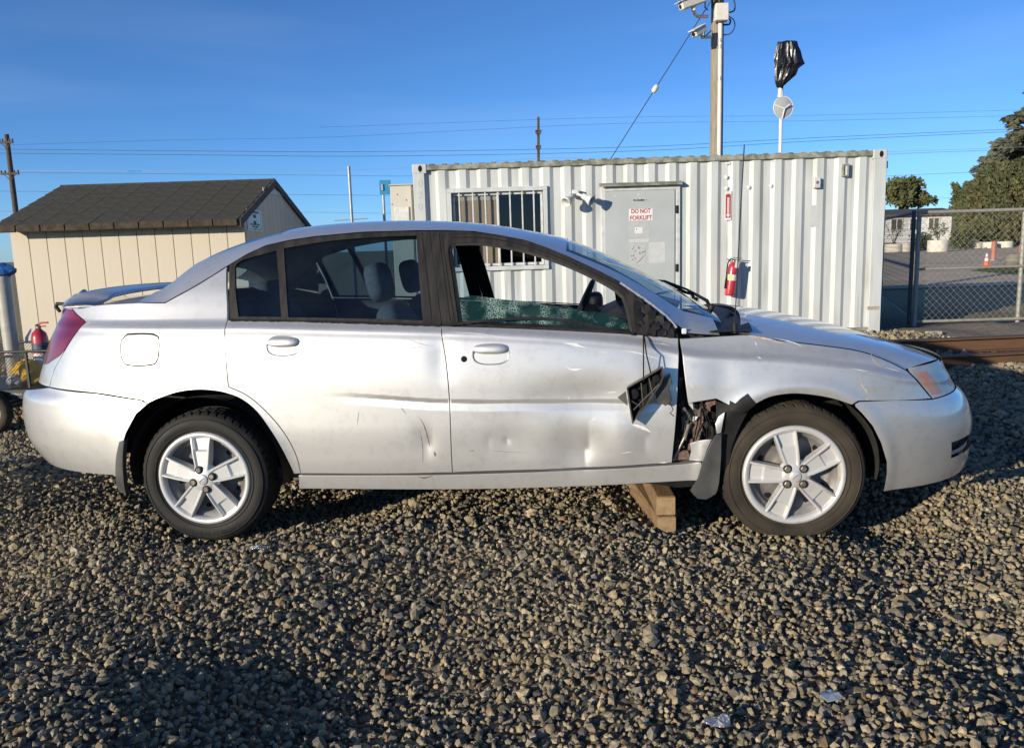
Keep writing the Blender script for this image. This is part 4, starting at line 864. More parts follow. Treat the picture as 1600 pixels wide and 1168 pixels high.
# loose crushed stone: real stones, one mass
def stones():
    tau = (1+5**.5)/2; ico = np.array([(-1, tau, 0), (1, tau, 0), (-1, -tau, 0), (1, -tau, 0), (0, -1, tau), (0, 1, tau), (0, -1, -tau), (0, 1, -tau), (tau, 0, -1), (tau, 0, 1), (-tau, 0, -1), (-tau, 0, 1)], float); ico /= np.linalg.norm(ico[0])
    fc = np.array([(0, 11, 5), (0, 5, 1), (0, 1, 7), (0, 7, 10), (0, 10, 11), (1, 5, 9), (5, 11, 4), (11, 10, 2), (10, 7, 6), (7, 1, 8), (3, 9, 4), (3, 4, 2), (3, 2, 6), (3, 6, 8), (3, 8, 9), (4, 9, 5), (2, 4, 11), (6, 2, 10), (8, 6, 7), (9, 8, 1)])
    base = []
    for k in range(40):
        b = ico*rng.uniform(.62, 1.18, (12, 1)); cut = rng.normal(size=3); cut /= np.linalg.norm(cut); d = b@cut; b = b-np.outer(np.maximum(d-.55, 0), cut)      # one broken face
        cut = rng.normal(size=3); cut /= np.linalg.norm(cut); d = b@cut; b = b-np.outer(np.maximum(d-.6, 0), cut); base.append(b*np.array([1, rng.uniform(.62, .95), rng.uniform(.5, .8)]))
    base = np.array(base)
    P = []
    for (y0, y1, sp, sz) in ((1.15, 3.0, .0189, .0130), (3.0, 4.6, .0207, .0145), (4.6, 7.0, .031, .0225), (7.0, 10.4, .048, .031)):
        xs = np.arange(-1.5*y1-.7, 1.5*y1+.7, sp); ys = np.arange(y0, y1, sp); X, Y = np.meshgrid(xs, ys); X = X.ravel()+rng.uniform(-.5, .5, X.size)*sp; Y = Y.ravel()+rng.uniform(-.5, .5, Y.size)*sp
        q = project(np.stack([X, Y, 0*X], -1)); k = (q[:, 0] > -330) & (q[:, 0] < 1930) & (q[:, 1] < 1400)
        # nothing of the middle of the yard shows behind the car
        k2 = (q[:, 0] > -950) & (q[:, 0] < 2550) & (q[:, 1] < 1650) & ~((q[:, 0] > -232) & (q[:, 0] < 1832)) & (rng.random(len(X)) < .27) & (Y < 7.2)
        hid = ((Y > 6.3) & (q[:, 0] > 210) & (q[:, 0] < 1300)) | (q[:, 0] < -230) | (q[:, 0] > 1830)
        k &= ~hid; P.append(np.stack([X[k], Y[k], np.full(k.sum(), sz)], -1)); P.append(np.stack([X[k2], Y[k2], np.full(k2.sum(), sz*1.6)], -1))
    P = np.concatenate(P); n = len(P)
    s = P[:, 2]*rng.lognormal(0, .33, n); z = H(P[:, 0], P[:, 1])+rng.uniform(-.010, .013, n)
    q = rng.normal(size=(n, 4)); q[:, 1:3] *= .55; q /= np.linalg.norm(q, axis=1)[:, None]; w, x, y, zz = q.T
    Rm = np.stack([1-2*(y*y+zz*zz), 2*(x*y-zz*w), 2*(x*zz+y*w), 2*(x*y+zz*w), 1-2*(x*x+zz*zz), 2*(y*zz-x*w), 2*(x*zz-y*w), 2*(y*zz+x*w), 1-2*(x*x+y*y)], -1).reshape(n, 3, 3)
    V = np.einsum('nij,nkj->nki', Rm, base[rng.integers(0, 40, n)])*s[:, None, None]+np.stack([P[:, 0], P[:, 1], z], -1)[:, None, :]
    F = (fc[None]+(np.arange(n)*12)[:, None, None]).reshape(-1)
    me = bpy.data.meshes.new('gravel'); me.vertices.add(n*12); me.vertices.foreach_set('co', V.astype(np.float32).ravel())
    nf = n*20; me.loops.add(nf*3); me.loops.foreach_set('vertex_index', F.astype(np.int32)); me.polygons.add(nf); me.polygons.foreach_set('loop_start', np.arange(0, nf*3, 3, dtype=np.int32))
    try: me.polygons.foreach_set('loop_total', np.full(nf, 3, np.int32))
    except Exception: pass
    me.polygons.foreach_set('use_smooth', np.zeros(nf, bool))
    pal = np.array([(.38, .305, .185), (.32, .265, .17), (.27, .23, .16), (.19, .17, .135), (.10, .096, .085), (.40, .34, .23), (.26, .18, .10)])
    c = pal[rng.choice(7, n, p=[.27, .24, .19, .12, .08, .07, .03])]*rng.uniform(.62, 1.12, (n, 1))
    col = np.repeat(np.concatenate([c, np.ones((n, 1))], 1), 12, 0)
    at_ = me.color_attributes.new('stone', 'FLOAT_COLOR', 'POINT'); at_.data.foreach_set('color', col.astype(np.float32).ravel())
    me.update(); me.validate()
    def ex(nt, b, mp):
        a = nt.nodes.new('ShaderNodeAttribute'); a.attribute_name = 'stone'
        t = nt.nodes.new('ShaderNodeTexNoise'); t.inputs['Scale'].default_value = 60; t.inputs['Detail'].default_value = 6; nt.links.new(mp.outputs[0], t.inputs['Vector'])
        mr = nt.nodes.new('ShaderNodeMapRange'); mr.inputs[1].default_value = .25; mr.inputs[2].default_value = .75; mr.inputs[3].default_value = .62; mr.inputs[4].default_value = 1.25; nt.links.new(t.outputs[0], mr.inputs[0])
        x = nt.nodes.new('ShaderNodeVectorMath'); x.operation = 'SCALE'; nt.links.new(a.outputs['Color'], x.inputs[0]); nt.links.new(mr.outputs[0], x.inputs['Scale']); nt.links.new(x.outputs[0], b.inputs['Base Color'])
    m = mat('crushed_stone', (.2, .18, .14), .92, spec=.18, bump=(120, .5, .004), extra=ex); me.materials.append(m)
    o = bpy.data.objects.new('gravel', me); COL.objects.link(o); setp(o, 'loose crushed tan and grey gravel spread over the yard', 'gravel', kind='stuff'); print('stones', n)
stones()
M_asphalt = mat('worn_asphalt', (.62, .50, .345), .95, col2=(.47, .38, .265), nscale=.35, spec=.1, bump=(12, 1, .06))
M_grass = mat('rough_grass', (.10, .12, .035), .95, col2=(.17, .15, .06), nscale=.5, spec=.1, bump=(30, 1, .05))
def sheet(name, pts, z, m, kind='structure'):
    o = mesh_obj(name, [(p[0], p[1], z) for p in pts], [tuple(range(len(pts)))], m); return setp(o, kind=kind)
sheet('road', [(7.5, 19.5), (60, 19.5), (170, 66), (6, 66)], .004, M_asphalt)
_g = [gnd(1515, 423), gnd(1600, 431), gnd(1760, 430), gnd(1760, 419), gnd(1600, 417.5), gnd(1540, 419)]
sheet('grass_verge', [(p.x, p.y) for p in _g], .012, M_grass)

# ================================================================== SHIPPING CONTAINER
CX, CY, CYAW, CZ = -1.199, 10.569, -.01665, -.03
CL, CH, CD = 6.06, 2.407, 2.44
def _runs(nt, b, mp):
    n, l = nt.nodes, nt.links; src = b.inputs['Base Color'].links[0].from_socket
    m2 = n.new('ShaderNodeMapping'); m2.inputs['Scale'].default_value = (16, 16, .55); l.new(mp.inputs['Vector'].links[0].from_socket, m2.inputs['Vector'])
    t = n.new('ShaderNodeTexNoise'); t.inputs['Scale'].default_value = 1; t.inputs['Detail'].default_value = 7; t.inputs['Roughness'].default_value = .65; l.new(m2.outputs[0], t.inputs['Vector'])
    r = n.new('ShaderNodeMapRange'); r.inputs[1].default_value = .56; r.inputs[2].default_value = .80; r.inputs[4].default_value = .75; l.new(t.outputs[0], r.inputs[0])
    x = n.new('ShaderNodeMix'); x.data_type = 'RGBA'; x.inputs[7].default_value = (.25, .235, .185, 1); l.new(r.outputs[0], x.inputs[0]); l.new(src, x.inputs[6]); l.new(x.outputs[2], b.inputs['Base Color'])
M_cont = mat('white_container_paint', (.54, .565, .55), .55, 0, col2=(.41, .43, .40), nscale=3.5, stretch=(1.5, 1.5, .3), npos=(.42, .75), bump=(25, .1, .004), extra=_runs)
M_cont_grime = mat('grimy_container_rail', (.33, .33, .27), .8, 0, col2=(.15, .15, .11), nscale=9, npos=(.35, .6), bump=(50, .4, .003))
M_door = mat('grey_door_paint', (.42, .45, .445), .5, 0, col2=(.385, .41, .405), nscale=3)
M_frame = mat('white_aluminium_frame', (.62, .63, .62), .45, .1, col2=(.5, .5, .46), nscale=12)
M_white = mat('white_enamel', (.74, .74, .72), .45, 0, col2=(.66, .65, .62), nscale=10)
M_red = mat('red_enamel', (.52, .03, .05), .32, 0, col2=(.42, .025, .04), nscale=12, coat=.5)
M_redprint = mat('red_print', (.42, .03, .05), .6)
M_blackprint = mat('black_print', (.02, .02, .02), .6)
M_greypaper = mat('weathered_grey_paper', (.40, .42, .42), .8, 0, col2=(.45, .46, .45), nscale=25)
M_paper = mat('pale_sticker', (.52, .535, .525), .75, 0, col2=(.47, .49, .485), nscale=30)
M_blind = mat('tan_curtain', (.30, .25, .20), .9, 0, col2=(.45, .39, .31), nscale=3, stretch=(9, 1, .2))
M_panedark = glass('dark_window_pane', (.05, .06, .07), .9)
cont = empty('shipping_container', (CX, CY, CZ), CYAW, 'long white corrugated shipping container with a door and barred window, behind the car', 'container')
_cc, _cs = math.cos(CYAW), math.sin(CYAW)
def cl(px, py, y=0.0):
    """pixel -> container (x, z) on the plane y = const"""
    d = ray(px, py); o = CAMPOS-np.array([CX, CY, CZ]); ol = np.array([o[0]*_cc+o[1]*_cs, -o[0]*_cs+o[1]*_cc, o[2]]); dl = np.array([d[0]*_cc+d[1]*_cs, -d[0]*_cs+d[1]*_cc, d[2]])
    t = (y-ol[1])/dl[1]; p = ol+t*dl; return float(p[0]), float(p[2])
wx0, wz1 = cl(698, 295); wx1, wz0 = cl(858, 420)
dx0, dz1 = cl(941, 293); dx1, _ = cl(1058, 291); dz1 = cl(1000, 292)[1]
OPEN = [(wx0+.03, wx1-.03, wz0+.03, wz1-.03), (dx0+.02, dx1-.02, .12, dz1-.02)]
def corrugated(x0, x1, z0, z1, opens, ph=0.0):
    per = [(0, .0), (.084, .0), (.132, .029), (.222, .029), (.270, .0)]; brk = {x0, x1}; k = math.floor((x0-ph)/.27)-1
    prof = []
    while ph+k*.27 < x1+.3:
        for q, d in per[:-1]: prof.append((ph+k*.27+q, d))
        k += 1
    px_ = np.array([p[0] for p in prof]); pd = np.array([p[1] for p in prof])
    xs = sorted(set([x for x in px_ if x0 < x < x1]) | {x0, x1} | {v for o in opens for v in o[:2] if x0 < v < x1}); m = MB()
    for a, b in zip(xs[:-1], xs[1:]):
        if b-a < 1e-5: continue
        zs = [(z0, z1)]; mid = (a+b)/2
        for o in opens:
            if o[0] < mid < o[1]:
                nz = []
                for (q, w) in zs:
                    if o[2] > q: nz.append((q, o[2]))
                    if o[3] < w: nz.append((o[3], w))
                zs = nz
        da, db = np.interp(a, px_, pd)+.028, np.interp(b, px_, pd)+.028
        for q, w in zs: m.add([(a, da, q), (b, db, q), (b, db, w), (a, da, w)], [(0, 1, 2, 3)])
    return m
_ph0 = cl(1040+120/3.65, 400)[0]+.002        # a dark flank starts here
corrugated(.10, CL-.10, .10, CH-.075, OPEN, _ph0-.222-.0).build('corrugated_wall', M_cont, cont)
bk = MB(); bk.box((CL/2, CD-.03, CH/2), (CL-.2, .03, CH-.2)); bk.build('back_wall', M_cont, cont)
for x in (.03, CL-.03): MB().box((x, CD/2, CH/2), (.03, CD-.2, CH-.2)).build('end_wall', M_cont, cont)
MB().box((CL/2, CD/2, CH-.03), (CL-.1, CD-.05, .03)).build('container_roof', M_cont_grime, cont)
for i in range(36): MB().box((.25+i*.158, .07, CH-.010), (.075, .14, .022), bev=.008).build('roof_rib', M_cont_grime, cont)
MB().box((CL/2, .035, CH-.045), (CL-.30, .06, .065), bev=.006).build('top_rail', M_cont_grime, cont)
MB().box((CL/2, .04, .07), (CL-.30, .08, .14), bev=.006).build('bottom_rail', M_cont_grime, cont)
for x, w in ((.075, .15), (CL-.08, .16)):
    for y in (.05, CD-.05): MB().box((x, y, CH/2), (w, .10, CH-.22), bev=.006).build('corner_post', M_cont, cont)
for x, w in ((.0875, .185), (CL-.0875, .178)):
    for y in (.078, CD-.078):
        for z in (CH-.057, .060):
            c_ = MB().box((x, y, z), (w, .164, .120), bev=.008).build('corner_casting', M_cont, cont)
            if y < 1: MB().lathe([(.0, 0), (.5, 0)], 18, Matrix.Translation((x+.012, y-.083, z)) @ Matrix.Rotation(R(90), 4, 'X') @ Matrix.Diagonal((.052, .082, 1, 1))).build('lock_hole', M_hole, c_)
for py in (305/2.85+150, 563/2.85+150, 810/2.85+150):
    z = cl(1384, py)[1]; MB().box((CL+.012, .06, z), (.035, .05, .09), bev=.004).build('end_door_hinge', M_cont, cont)
for i, ch in enumerate('020'):
    x, z = cl(657, 287+i*18.5); text_obj('faded_number', ch, .13, M_greypaper, cont, Matrix.Translation((x, -.0012, z)) @ Matrix.Rotation(R(90), 4, 'X'), ext=.0005)
# --- window with bars
win = MB()
def rect_frame(m, x0, x1, z0, z1, t, y, d, bev=.004):
    m.box(((x0+x1)/2, y, z1-t/2), (x1-x0, d, t), bev=bev); m.box(((x0+x1)/2, y, z0+t/2), (x1-x0, d, t), bev=bev)
    m.box((x0+t/2, y+.0005, (z0+z1)/2), (t, d, z1-z0-2*t), bev=bev); m.box((x1-t/2, y+.0005, (z0+z1)/2), (t, d, z1-z0-2*t), bev=bev)
rect_frame(win, wx0, wx1, wz0, wz1, .055, .02, .06); wob = win.build('barred_window', M_cont, cont)
xm = cl(779, 350)[0]
for a, b, yy in ((wx0+.058, xm+.02, .075), (xm-.02, wx1-.058, .062)):
    s_ = MB(); rect_frame(s_, a, b, wz0+.058, wz1-.058, .035, yy, .02); so_ = s_.build('window_sash', M_frame, wob)
    MB().box(((a+b)/2, yy+.004, (wz0+wz1)/2), (b-a-.06, .004, wz1-wz0-.17)).build('pane', M_panedark if a > wx0+.3 else glass('curtained_pane', (.85, .84, .82), .5), so_)
MB().box(((wx0+xm)/2+.03, .105, (wz0+wz1)/2), (xm-wx0-.08, .01, wz1-wz0-.15)).build('curtain', M_blind, wob)
MB().box(((wx0+xm)/2+.03, .098, wz1-.13), (xm-wx0-.10, .01, .05)).build('blind_rail', M_frame, wob)
for px in (719, 740, 759.5, 779.5, 798, 817, 835):
    x = cl(px, 350)[0]; MB().box((x, .018, (wz0+wz1)/2), (.020, .020, wz1-wz0-.105), bev=.003).build('window_bar', M_frame, wob)
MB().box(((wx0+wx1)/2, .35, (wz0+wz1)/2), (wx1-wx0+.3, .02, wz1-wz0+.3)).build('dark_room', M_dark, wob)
# --- door
d_ = MB(); rect_frame(d_, dx0-.01, dx1+.045, .08, dz1+.01, .05, .045, .05); dfr = d_.build('door_frame', M_frame, cont)
lx0, lx1 = cl(944.5, 300)[0], cl(1055, 300)[0]
leaf = MB().box(((lx0+lx1)/2, .034, .12+(dz1-.16)/2), (lx1-lx0, .04, dz1-.165), bev=.004).build('door', M_door, cont)
aw = MB(); aw.add([(dx0-.04, -.06, dz1+.012), (dx1+.06, -.06, dz1+.012), (dx1+.06, .03, dz1+.045), (dx0-.04, .03, dz1+.045), (dx0-.04, -.06, dz1+.03), (dx1+.06, -.06, dz1+.03), (dx1+.06, .03, dz1+.062), (dx0-.04, .03, dz1+.062)],
                [(0, 3, 2, 1), (4, 5, 6, 7), (0, 1, 5, 4), (1, 2, 6, 5), (2, 3, 7, 6), (3, 0, 4, 7)]); aw.build('drip_cap', M_cont_grime, cont)
for py in (327, 418.5):
    x, z = cl(1056.5, py); h_ = MB(); h_.tube([(x+.004, .004, z-.045), (x+.004, .004, z+.045)], .009, 8); h_.box((x+.012, .012, z), (.035, .004, .10)); h_.build('door_hinge', M_blackprint, leaf)
    
def plate(name, x0, y0, x1, y1, m, parent, y=.012, t=.002, plane=.0):
    a = cl(x0, y1, plane); b = cl(x1, y0, plane); return MB().box(((a[0]+b[0])/2, y, (a[1]+b[1])/2), (b[0]-a[0], t, b[1]-a[1])).build(name, m, parent)
def ctext(name, s, px, py, size, m, parent, y, bold=0.0, sx=1.0):
    x, z = cl(px, py); return text_obj(name, s, size, m, parent, Matrix.Translation((x, y, z)) @ Matrix.Rotation(R(90), 4, 'X'), ext=.0006, bold=bold, sx=sx)
ns_ = plate('no_smoking_sign', 989, 309, 1014, 316, M_greypaper, leaf); ctext('lettering', 'No Smoking', 998.5, 312.6, .040, M_blackprint, ns_, .0095, .0012, .72); ctext('lettering', '/\\', 1010.5, 312.3, .032, M_blackprint, ns_, .0095, 0)
fs = plate('forklift_sign', 983, 325.5, 1020, 345, M_white, leaf); ctext('lettering', 'DO NOT', 1001.5, 330, .076, M_redprint, fs, .0095, .0015, .82); ctext('lettering', 'FORKLIFT', 1001.5, 340.3, .076, M_redprint, fs, .0095, .0015, .86)
plate('grey_notice', 982.5, 346, 1014.5, 372, M_greypaper, leaf, y=.0125, t=.001); stk = plate('white_sticker', 992, 355, 1004, 365, M_white, leaf, y=.0112, t=.001)
plate('sticker_print', 994.2, 357.2, 995.6, 359.2, M_blackprint, stk, y=.0104, t=.0006); plate('tape_strip', 982.5, 372.5, 1015, 379, M_paper, leaf, y=.0126, t=.001)
pp = plate('marker_note', 984, 380, 1009, 413, M_greypaper, leaf, y=.0125, t=.001); plate('faded_paper', 1014, 378, 1040, 411, M_paper, leaf, y=.0125, t=.001)
sc = MB()
for P in ([(991, 384), (990.6, 388), (987.5, 389)], [(997, 384), (999, 388.5), (1001, 387.5), (996.5, 388)], [(993, 391), (994, 393)], [(1000.5, 393), (998.5, 395), (1000, 397), (1002, 394.5), (1003.5, 395.5), (1004.5, 392.5), (1006, 394), (1007.5, 391.5), (1008, 394.5)],
          [(986, 398.5), (987, 401)], [(989, 398), (990, 401), (991, 398)], [(987, 406.5), (990, 405)], [(992.5, 402.5), (993.5, 405.5)], [(995, 411), (999, 407.5), (1003, 403.5), (1006, 400)], [(1007, 398), (1008, 399)]):
    sc.tube([(cl(*p)[0], .0115, cl(*p)[1]) for p in P], .0028, 4, smooth=False)
sc.build('marker_scribble', M_blackprint, pp)
for (x, y) in ((960.5, 306.5), (997.5, 304)): MB().lathe([(.0, 0), (.016, 0)], 12, Matrix.Translation((cl(x, y)[0], .0125, cl(x, y)[1])) @ Matrix.Rotation(R(90), 4, 'X')).build('peeled_patch', M_paper, leaf)
# patches, welds and rust marks on the wall
M_rustmark = mat('rust_mark', (.30, .22, .15), .9, 0, col2=(.42, .38, .31), nscale=40)
for (x0, y0, x1, y1) in ((1355, 478, 1374, 484), (1134, 253, 1142, 256.5), (1206, 250, 1214, 253)):
    plate('rust_patch', x0, y0, x1, y1, M_rustmark if x0 > 1300 else M_white, cont, y=-.001 if x0 > 1300 else .026, t=.002)
for (x, y) in ((1136, 276.5), (1136, 294), (1171, 292.5), (1206, 290)):
    p = cl(x, y); MB().lathe([(.0, .01), (.016, .008), (.026, 0)], 10, Matrix.Translation((p[0], .027, p[1])) @ Matrix.Rotation(R(90), 4, 'X')).build('filler_patch', M_white, cont)
pl_ = plate('pale_patch', 1267, 320, 1281, 354, M_paper, cont, y=.0265, t=.001)

# things hung on the container -------------------------------------------------
def cw(px, py, y):       # world point on a plane y in front of / behind the container face
    x, z = cl(px, py, y); return Vector((CX+x*_cc-y*_cs, CY+x*_cs+y*_cc, CZ+z))
M_plastic = mat('white_plastic', (.66, .65, .62), .5, 0, col2=(.55, .54, .5), nscale=20)
p0 = cw(899, 303, .0); fl = empty('floodlight', p0, CYAW, 'white twin-head floodlight on the container wall left of the door', 'floodlight')
MB().box((0, -.03, .0), (.085, .10, .10), bev=.008).build('junction_box', M_plastic, fl)
for (tx, tz) in ((-.105, -.085), (.165, -.085)):
    a = Vector((math.copysign(.03, tx), -.09, -.01)); b = Vector((tx*.62, -.15, tz*.55)); c = Vector((tx, -.19, tz))
    q = MB().tube([a, b], .018, 10).build('knuckle', M_plastic, fl)
    dd = (c-b).normalized(); Mx = Matrix.Translation(b) @ dd.to_track_quat('Z', 'Y').to_matrix().to_4x4()
    h_ = MB().lathe([(.0, -.03), (.034, -.03), (.040, .0), (.038, .03), (.055, .07), (.066, .10), (.068, .125), (.06, .125), (.05, .10), (.0, .09)], 24, Mx).build('lamp_head', M_plastic, fl)
    MB().lathe([(.0, .098), (.05, .098), (.058, .118)], 20, Mx).build('lens', M_glass_clear, h_)
# fire extinguisher on the wall
p0 = cw(1139.5, 462, -.10); ext = empty('fire_extinguisher', p0, CYAW, 'red fire extinguisher hanging on the white container wall', 'fire extinguisher')
tilt = Matrix.Rotation(R(7), 4, 'Y')
MB().lathe([(.0, .0), (.052, .0), (.061, .010), (.063, .025), (.063, .36), (.056, .395), (.035, .425), (.022, .435), (.02, .445)], 32, tilt).build('cylinder', M_red, ext)
MB().lathe([(.0635, .20), (.0637, .275)], 32, tilt).build('instruction_label', M_white, ext); 
q = MB(); [q.add([(.0645*math.sin(a), -.0645*math.cos(a), z) for z in (.205, .27) for a in (R(-52), R(-38), R(-24), R(-10))], [(0, 1, 5, 4), (1, 2, 6, 5), (2, 3, 7, 6)], True, tilt)]; q.build('yellow_label', mat('yellow_label', (.75, .55, .05), .5), ext)
MB().tube([tilt@Vector(p) for p in ((0, 0, .44), (0, 0, .475))], .022, 12).build('valve', M_chrome, ext)
q = MB(); q.box((.035, 0, .492), (.12, .022, .010), tilt, bev=.003); q.box((.03, 0, .468), (.09, .022, .008), tilt, bev=.003); q.build('lever', M_steel, ext)
MB().tube([tilt@Vector(p) for p in ((-.01, -.02, .465), (-.05, -.035, .475), (-.082, -.04, .43), (-.085, -.04, .33), (-.078, -.035, .22))], .0085, 8).build('hose', M_hole, ext)
MB().tube([tilt@Vector(p) for p in ((-.078, -.035, .22), (-.075, -.035, .09))], [.011, .014], 10).build('nozzle', M_hole, ext)
MB().box((.03, -.06, .40), (.05, .004, .07), tilt, bev=.001).build('inspection_tag', M_plastic, ext)
MB().tube([tilt@Vector((0, .03, .40)), Vector((0, .10, .47)), Vector((0, .145, .47))], .006, 6).build('wall_hook', M_steel, ext)
# vertical arrow sign
a, b = cl(1132, 344), cl(1143, 298); sp0 = cw(1137.5, 344, .018); sgn = empty('extinguisher_sign', sp0, CYAW, 'narrow red and white vertical arrow sign above the fire extinguisher', 'sign')
hh = b[1]-a[1]; ww = b[0]-a[0]
MB().box((0, 0, hh/2), (ww, .003, hh), bev=.001).build('sign_plate', M_white, sgn)
MB().box((0, -.0022, hh*.48), (ww*.78, .001, hh*.80)).build('red_field', M_redprint, sgn)
ar = MB().prism([(-.012, hh*.2), (-.012, hh*.78), (.012, hh*.78), (.012, hh*.2), (.028, hh*.2), (0, hh*.09), (-.028, hh*.2)], 0, .001, XZ((0, -.003, 0))); ar.build('arrow', M_white, sgn)
MB().prism([(-.022, hh*.90), (.022, hh*.90), (0, hh*.83)], 0, .001, XZ((0, -.003, 0))).build('arrow', M_redprint, sgn)
for i, ch in enumerate('FIRE EXTINGUISHER'):
    if ch != ' ': text_obj('lettering', ch, .0185, M_redprint, sgn, Matrix.Translation((0, -.0045, hh*.765-i*.0128)) @ Matrix.Rotation(R(90), 4, 'X'), ext=.0003)
# two small boxes near the right end
p0 = cw(1275.5, 294, .0); eb = empty('outlet_box', p0, CYAW, 'small grey metal box with a round socket high on the container wall', 'electrical box')
MB().box((0, -.005, .065), (.085, .06, .13), bev=.006).build('box_body', M_frame, eb); MB().lathe([(.0, .0), (.02, .0), (.024, -.004)], 16, Matrix.Translation((0, -.037, .07)) @ Matrix.Rotation(R(90), 4, 'X')).build('socket', M_steel, eb)
p0 = cw(1321, 276, .0); e2 = empty('vent_cover', p0, CYAW, 'small pale rectangular vent cover near the container top right corner', 'vent')
q = MB(); rect_frame(q, -.04, .04, 0, .16, .018, .01, .05, .003); q.build('vent_frame', M_cont_grime, e2); MB().box((0, .018, .08), (.05, .02, .13), bev=.003).build('vent_plate', M_cont, e2)
# air conditioner on the far left end
p0 = cw(629, 400, .75); ac = empty('air_conditioner', (p0.x, p0.y, 0), CYAW, 'beige metal air conditioning unit beside the left end of the container', 'air conditioner')
zt = cw(629, 290, .75).z; xl = (cw(648, 320, .75)-cw(611, 320, .75)).x
M_beige = mat('beige_enamel', (.52, .49, .41), .5, 0, col2=(.47, .44, .37), nscale=5)
MB().box((.03, .25, zt/2), (xl-.03, .6, zt), bev=.012).build('housing', M_beige, ac)
MB().box((.03, -.06, zt-.40), (xl*.62, .03, .22), bev=.006).build('access_panel', M_frame, ac); MB().box((.03, .25, zt+.008), (xl, .64, .014), bev=.003).build('lid', M_beige, ac)
for (x, z) in ((-.1, zt-.25), (.1, zt-.2), (-.02, zt-.12)): MB().lathe([(.0, .004), (.008, .003), (.01, 0)], 8, Matrix.Translation((x, -.051, z)) @ Matrix.Rotation(R(90), 4, 'X')).build('screw', M_steel, ac)

# ================================================================== SHED
SY = 10.05
M_siding = mat('cream_siding', (.60, .53, .41), .75, 0, col2=(.54, .475, .36), nscale=6, stretch=(1, 1, .15), bump=(30, .25, .004), npos=(.3, .75))
M_shingle = mat('brown_asphalt_shingle', (.034, .033, .025), .95, 0, col2=(.070, .064, .044), nscale=14, bump=(120, .5, .004))
M_shingle_e = mat('mossy_shingle_edge', (.075, .056, .032), .95, 0, col2=(.035, .028, .02), nscale=16, bump=(60, .5, .006))
M_fascia = mat('dark_brown_trim', (.05, .042, .034), .8, 0, col2=(.08, .07, .055), nscale=12)
xr = at(383, 360, SY).x; zw = at(383, 346.5, SY).z; ze = at(372, 343, 9.80).z; zr = at(433, 281, 11.43).z; xle = at(95, 292, 11.43).x; xre = at(372, 343, 9.80).x; YE, YR, YB = 9.80, 11.43, 13.35
xl_w = xle+.06
shed = empty('garden_shed', ((xr+xl_w)/2, SY, 0), 0, 'cream plank shed with a dark shingled gable roof at left', 'shed')
sx0 = -(xr-xl_w)/2; sx1 = -sx0
def sl_(p): return (p[0]-shed.location.x, p[1]-SY, p[2])
NP = 13; pw = (sx1-sx0)/NP
MB().box((0, .03, zw/2), (sx1-sx0-.02, .02, zw-.02)).build('wall_backing', M_dark, shed)
pk = None
for i in range(NP):
    if pk is None: pk = MB().box((0, 0, 0), (pw-.006, .022, zw), bev=.003).build('plank', M_siding, shed); o = pk
    else: o = pk.copy(); COL.objects.link(o); o.parent = shed
    o.location = (sx0+(i+.5)*pw, 0, zw/2)
NG = 15; gw = (YB-.25-SY)/NG
def roofz(y): return ze-.05+(zr-ze)*(y-YE)/(YR-YE) if y < YR else zr-.05-(zr-ze)*(y-YR)/(YB-YR)
for i in range(NG):
    y0 = SY+.012+i*gw+.003; y1 = SY+.012+(i+1)*gw-.003; q = MB(); ym = [y0]+([YR] if y0 < YR < y1 else [])+[y1]
    pts = [(y0, 0), (y1, 0)]+[(y, roofz(y)) for y in ym[::-1]]
    q.prism([(p[0]-SY, p[1]) for p in pts], sx1-.02, sx1, Matrix(((0, 0, 1, 0), (1, 0, 0, 0), (0, 1, 0, 0), (0, 0, 0, 1)))); q.build('gable_plank', M_siding, shed)
MB().box((sx1+.006, YR-SY+.05, at(440, 301, 11.5).z), (.012, 1.15, .07), bev=.003).build('gable_board', M_beige, shed)
MB().box((sx0, (YB-SY)/2, zw/2), (.02, YB-.3-SY, zw)).build('left_wall', M_siding, shed); MB().box((0, YB-.28-SY, zw/2), (sx1-sx0, .02, zw)).build('back_wall', M_siding, shed)
# roof : deck, then shingles course by course
rx0, rx1 = xle-shed.location.x, xre-shed.location.x
def deckslab(ya, za, yb, zb, nm):
    q = MB(); t = .03; q.add([(rx0, ya, za-t), (rx1, ya, za-t), (rx1, yb, zb-t), (rx0, yb, zb-t), (rx0, ya, za), (rx1, ya, za), (rx1, yb, zb), (rx0, yb, zb)], [(3, 2, 1, 0), (4, 5, 6, 7), (0, 1, 5, 4), (1, 2, 6, 5), (2, 3, 7, 6), (3, 0, 4, 7)]); return q.build(nm, M_fascia, shed)
dk = deckslab(YE-SY, ze-.012, YR-SY, zr-.012, 'roof'); deckslab(YR-SY+.001, zr-.012, YB-SY, ze-.012+.0, 'roof_back')
NC, NR_ = 10, 8; cw_ = (rx1-rx0)/NC; slo = math.hypot(YR-YE, zr-ze); ang = math.atan2(zr-ze, YR-YE); shm = None
for r_ in range(NR_):
    for c_ in range(NC):
        if shm is None: shm = MB().box((0, 0, 0), (cw_-.0045, slo/NR_+.030, .008), bev=.001).build('shingle', M_shingle, dk); o = shm
        else: o = shm.copy(); COL.objects.link(o); o.parent = dk
        s_ = (r_+.5)*slo/NR_; o.location = (rx0+(c_+.5)*cw_+random.uniform(-.002, .002), YE-SY+s_*math.cos(ang)+.0, ze+s_*math.sin(ang)+.004+random.uniform(0, .002)); o.rotation_euler = (ang-.042, 0, random.uniform(-.004, .004))
for c_ in range(NC): MB().box((rx0+(c_+.5)*cw_, YE-SY-.012, ze-.030), (cw_-.003, .03, .085), bev=.010).build('eave_edge', M_shingle_e, dk)
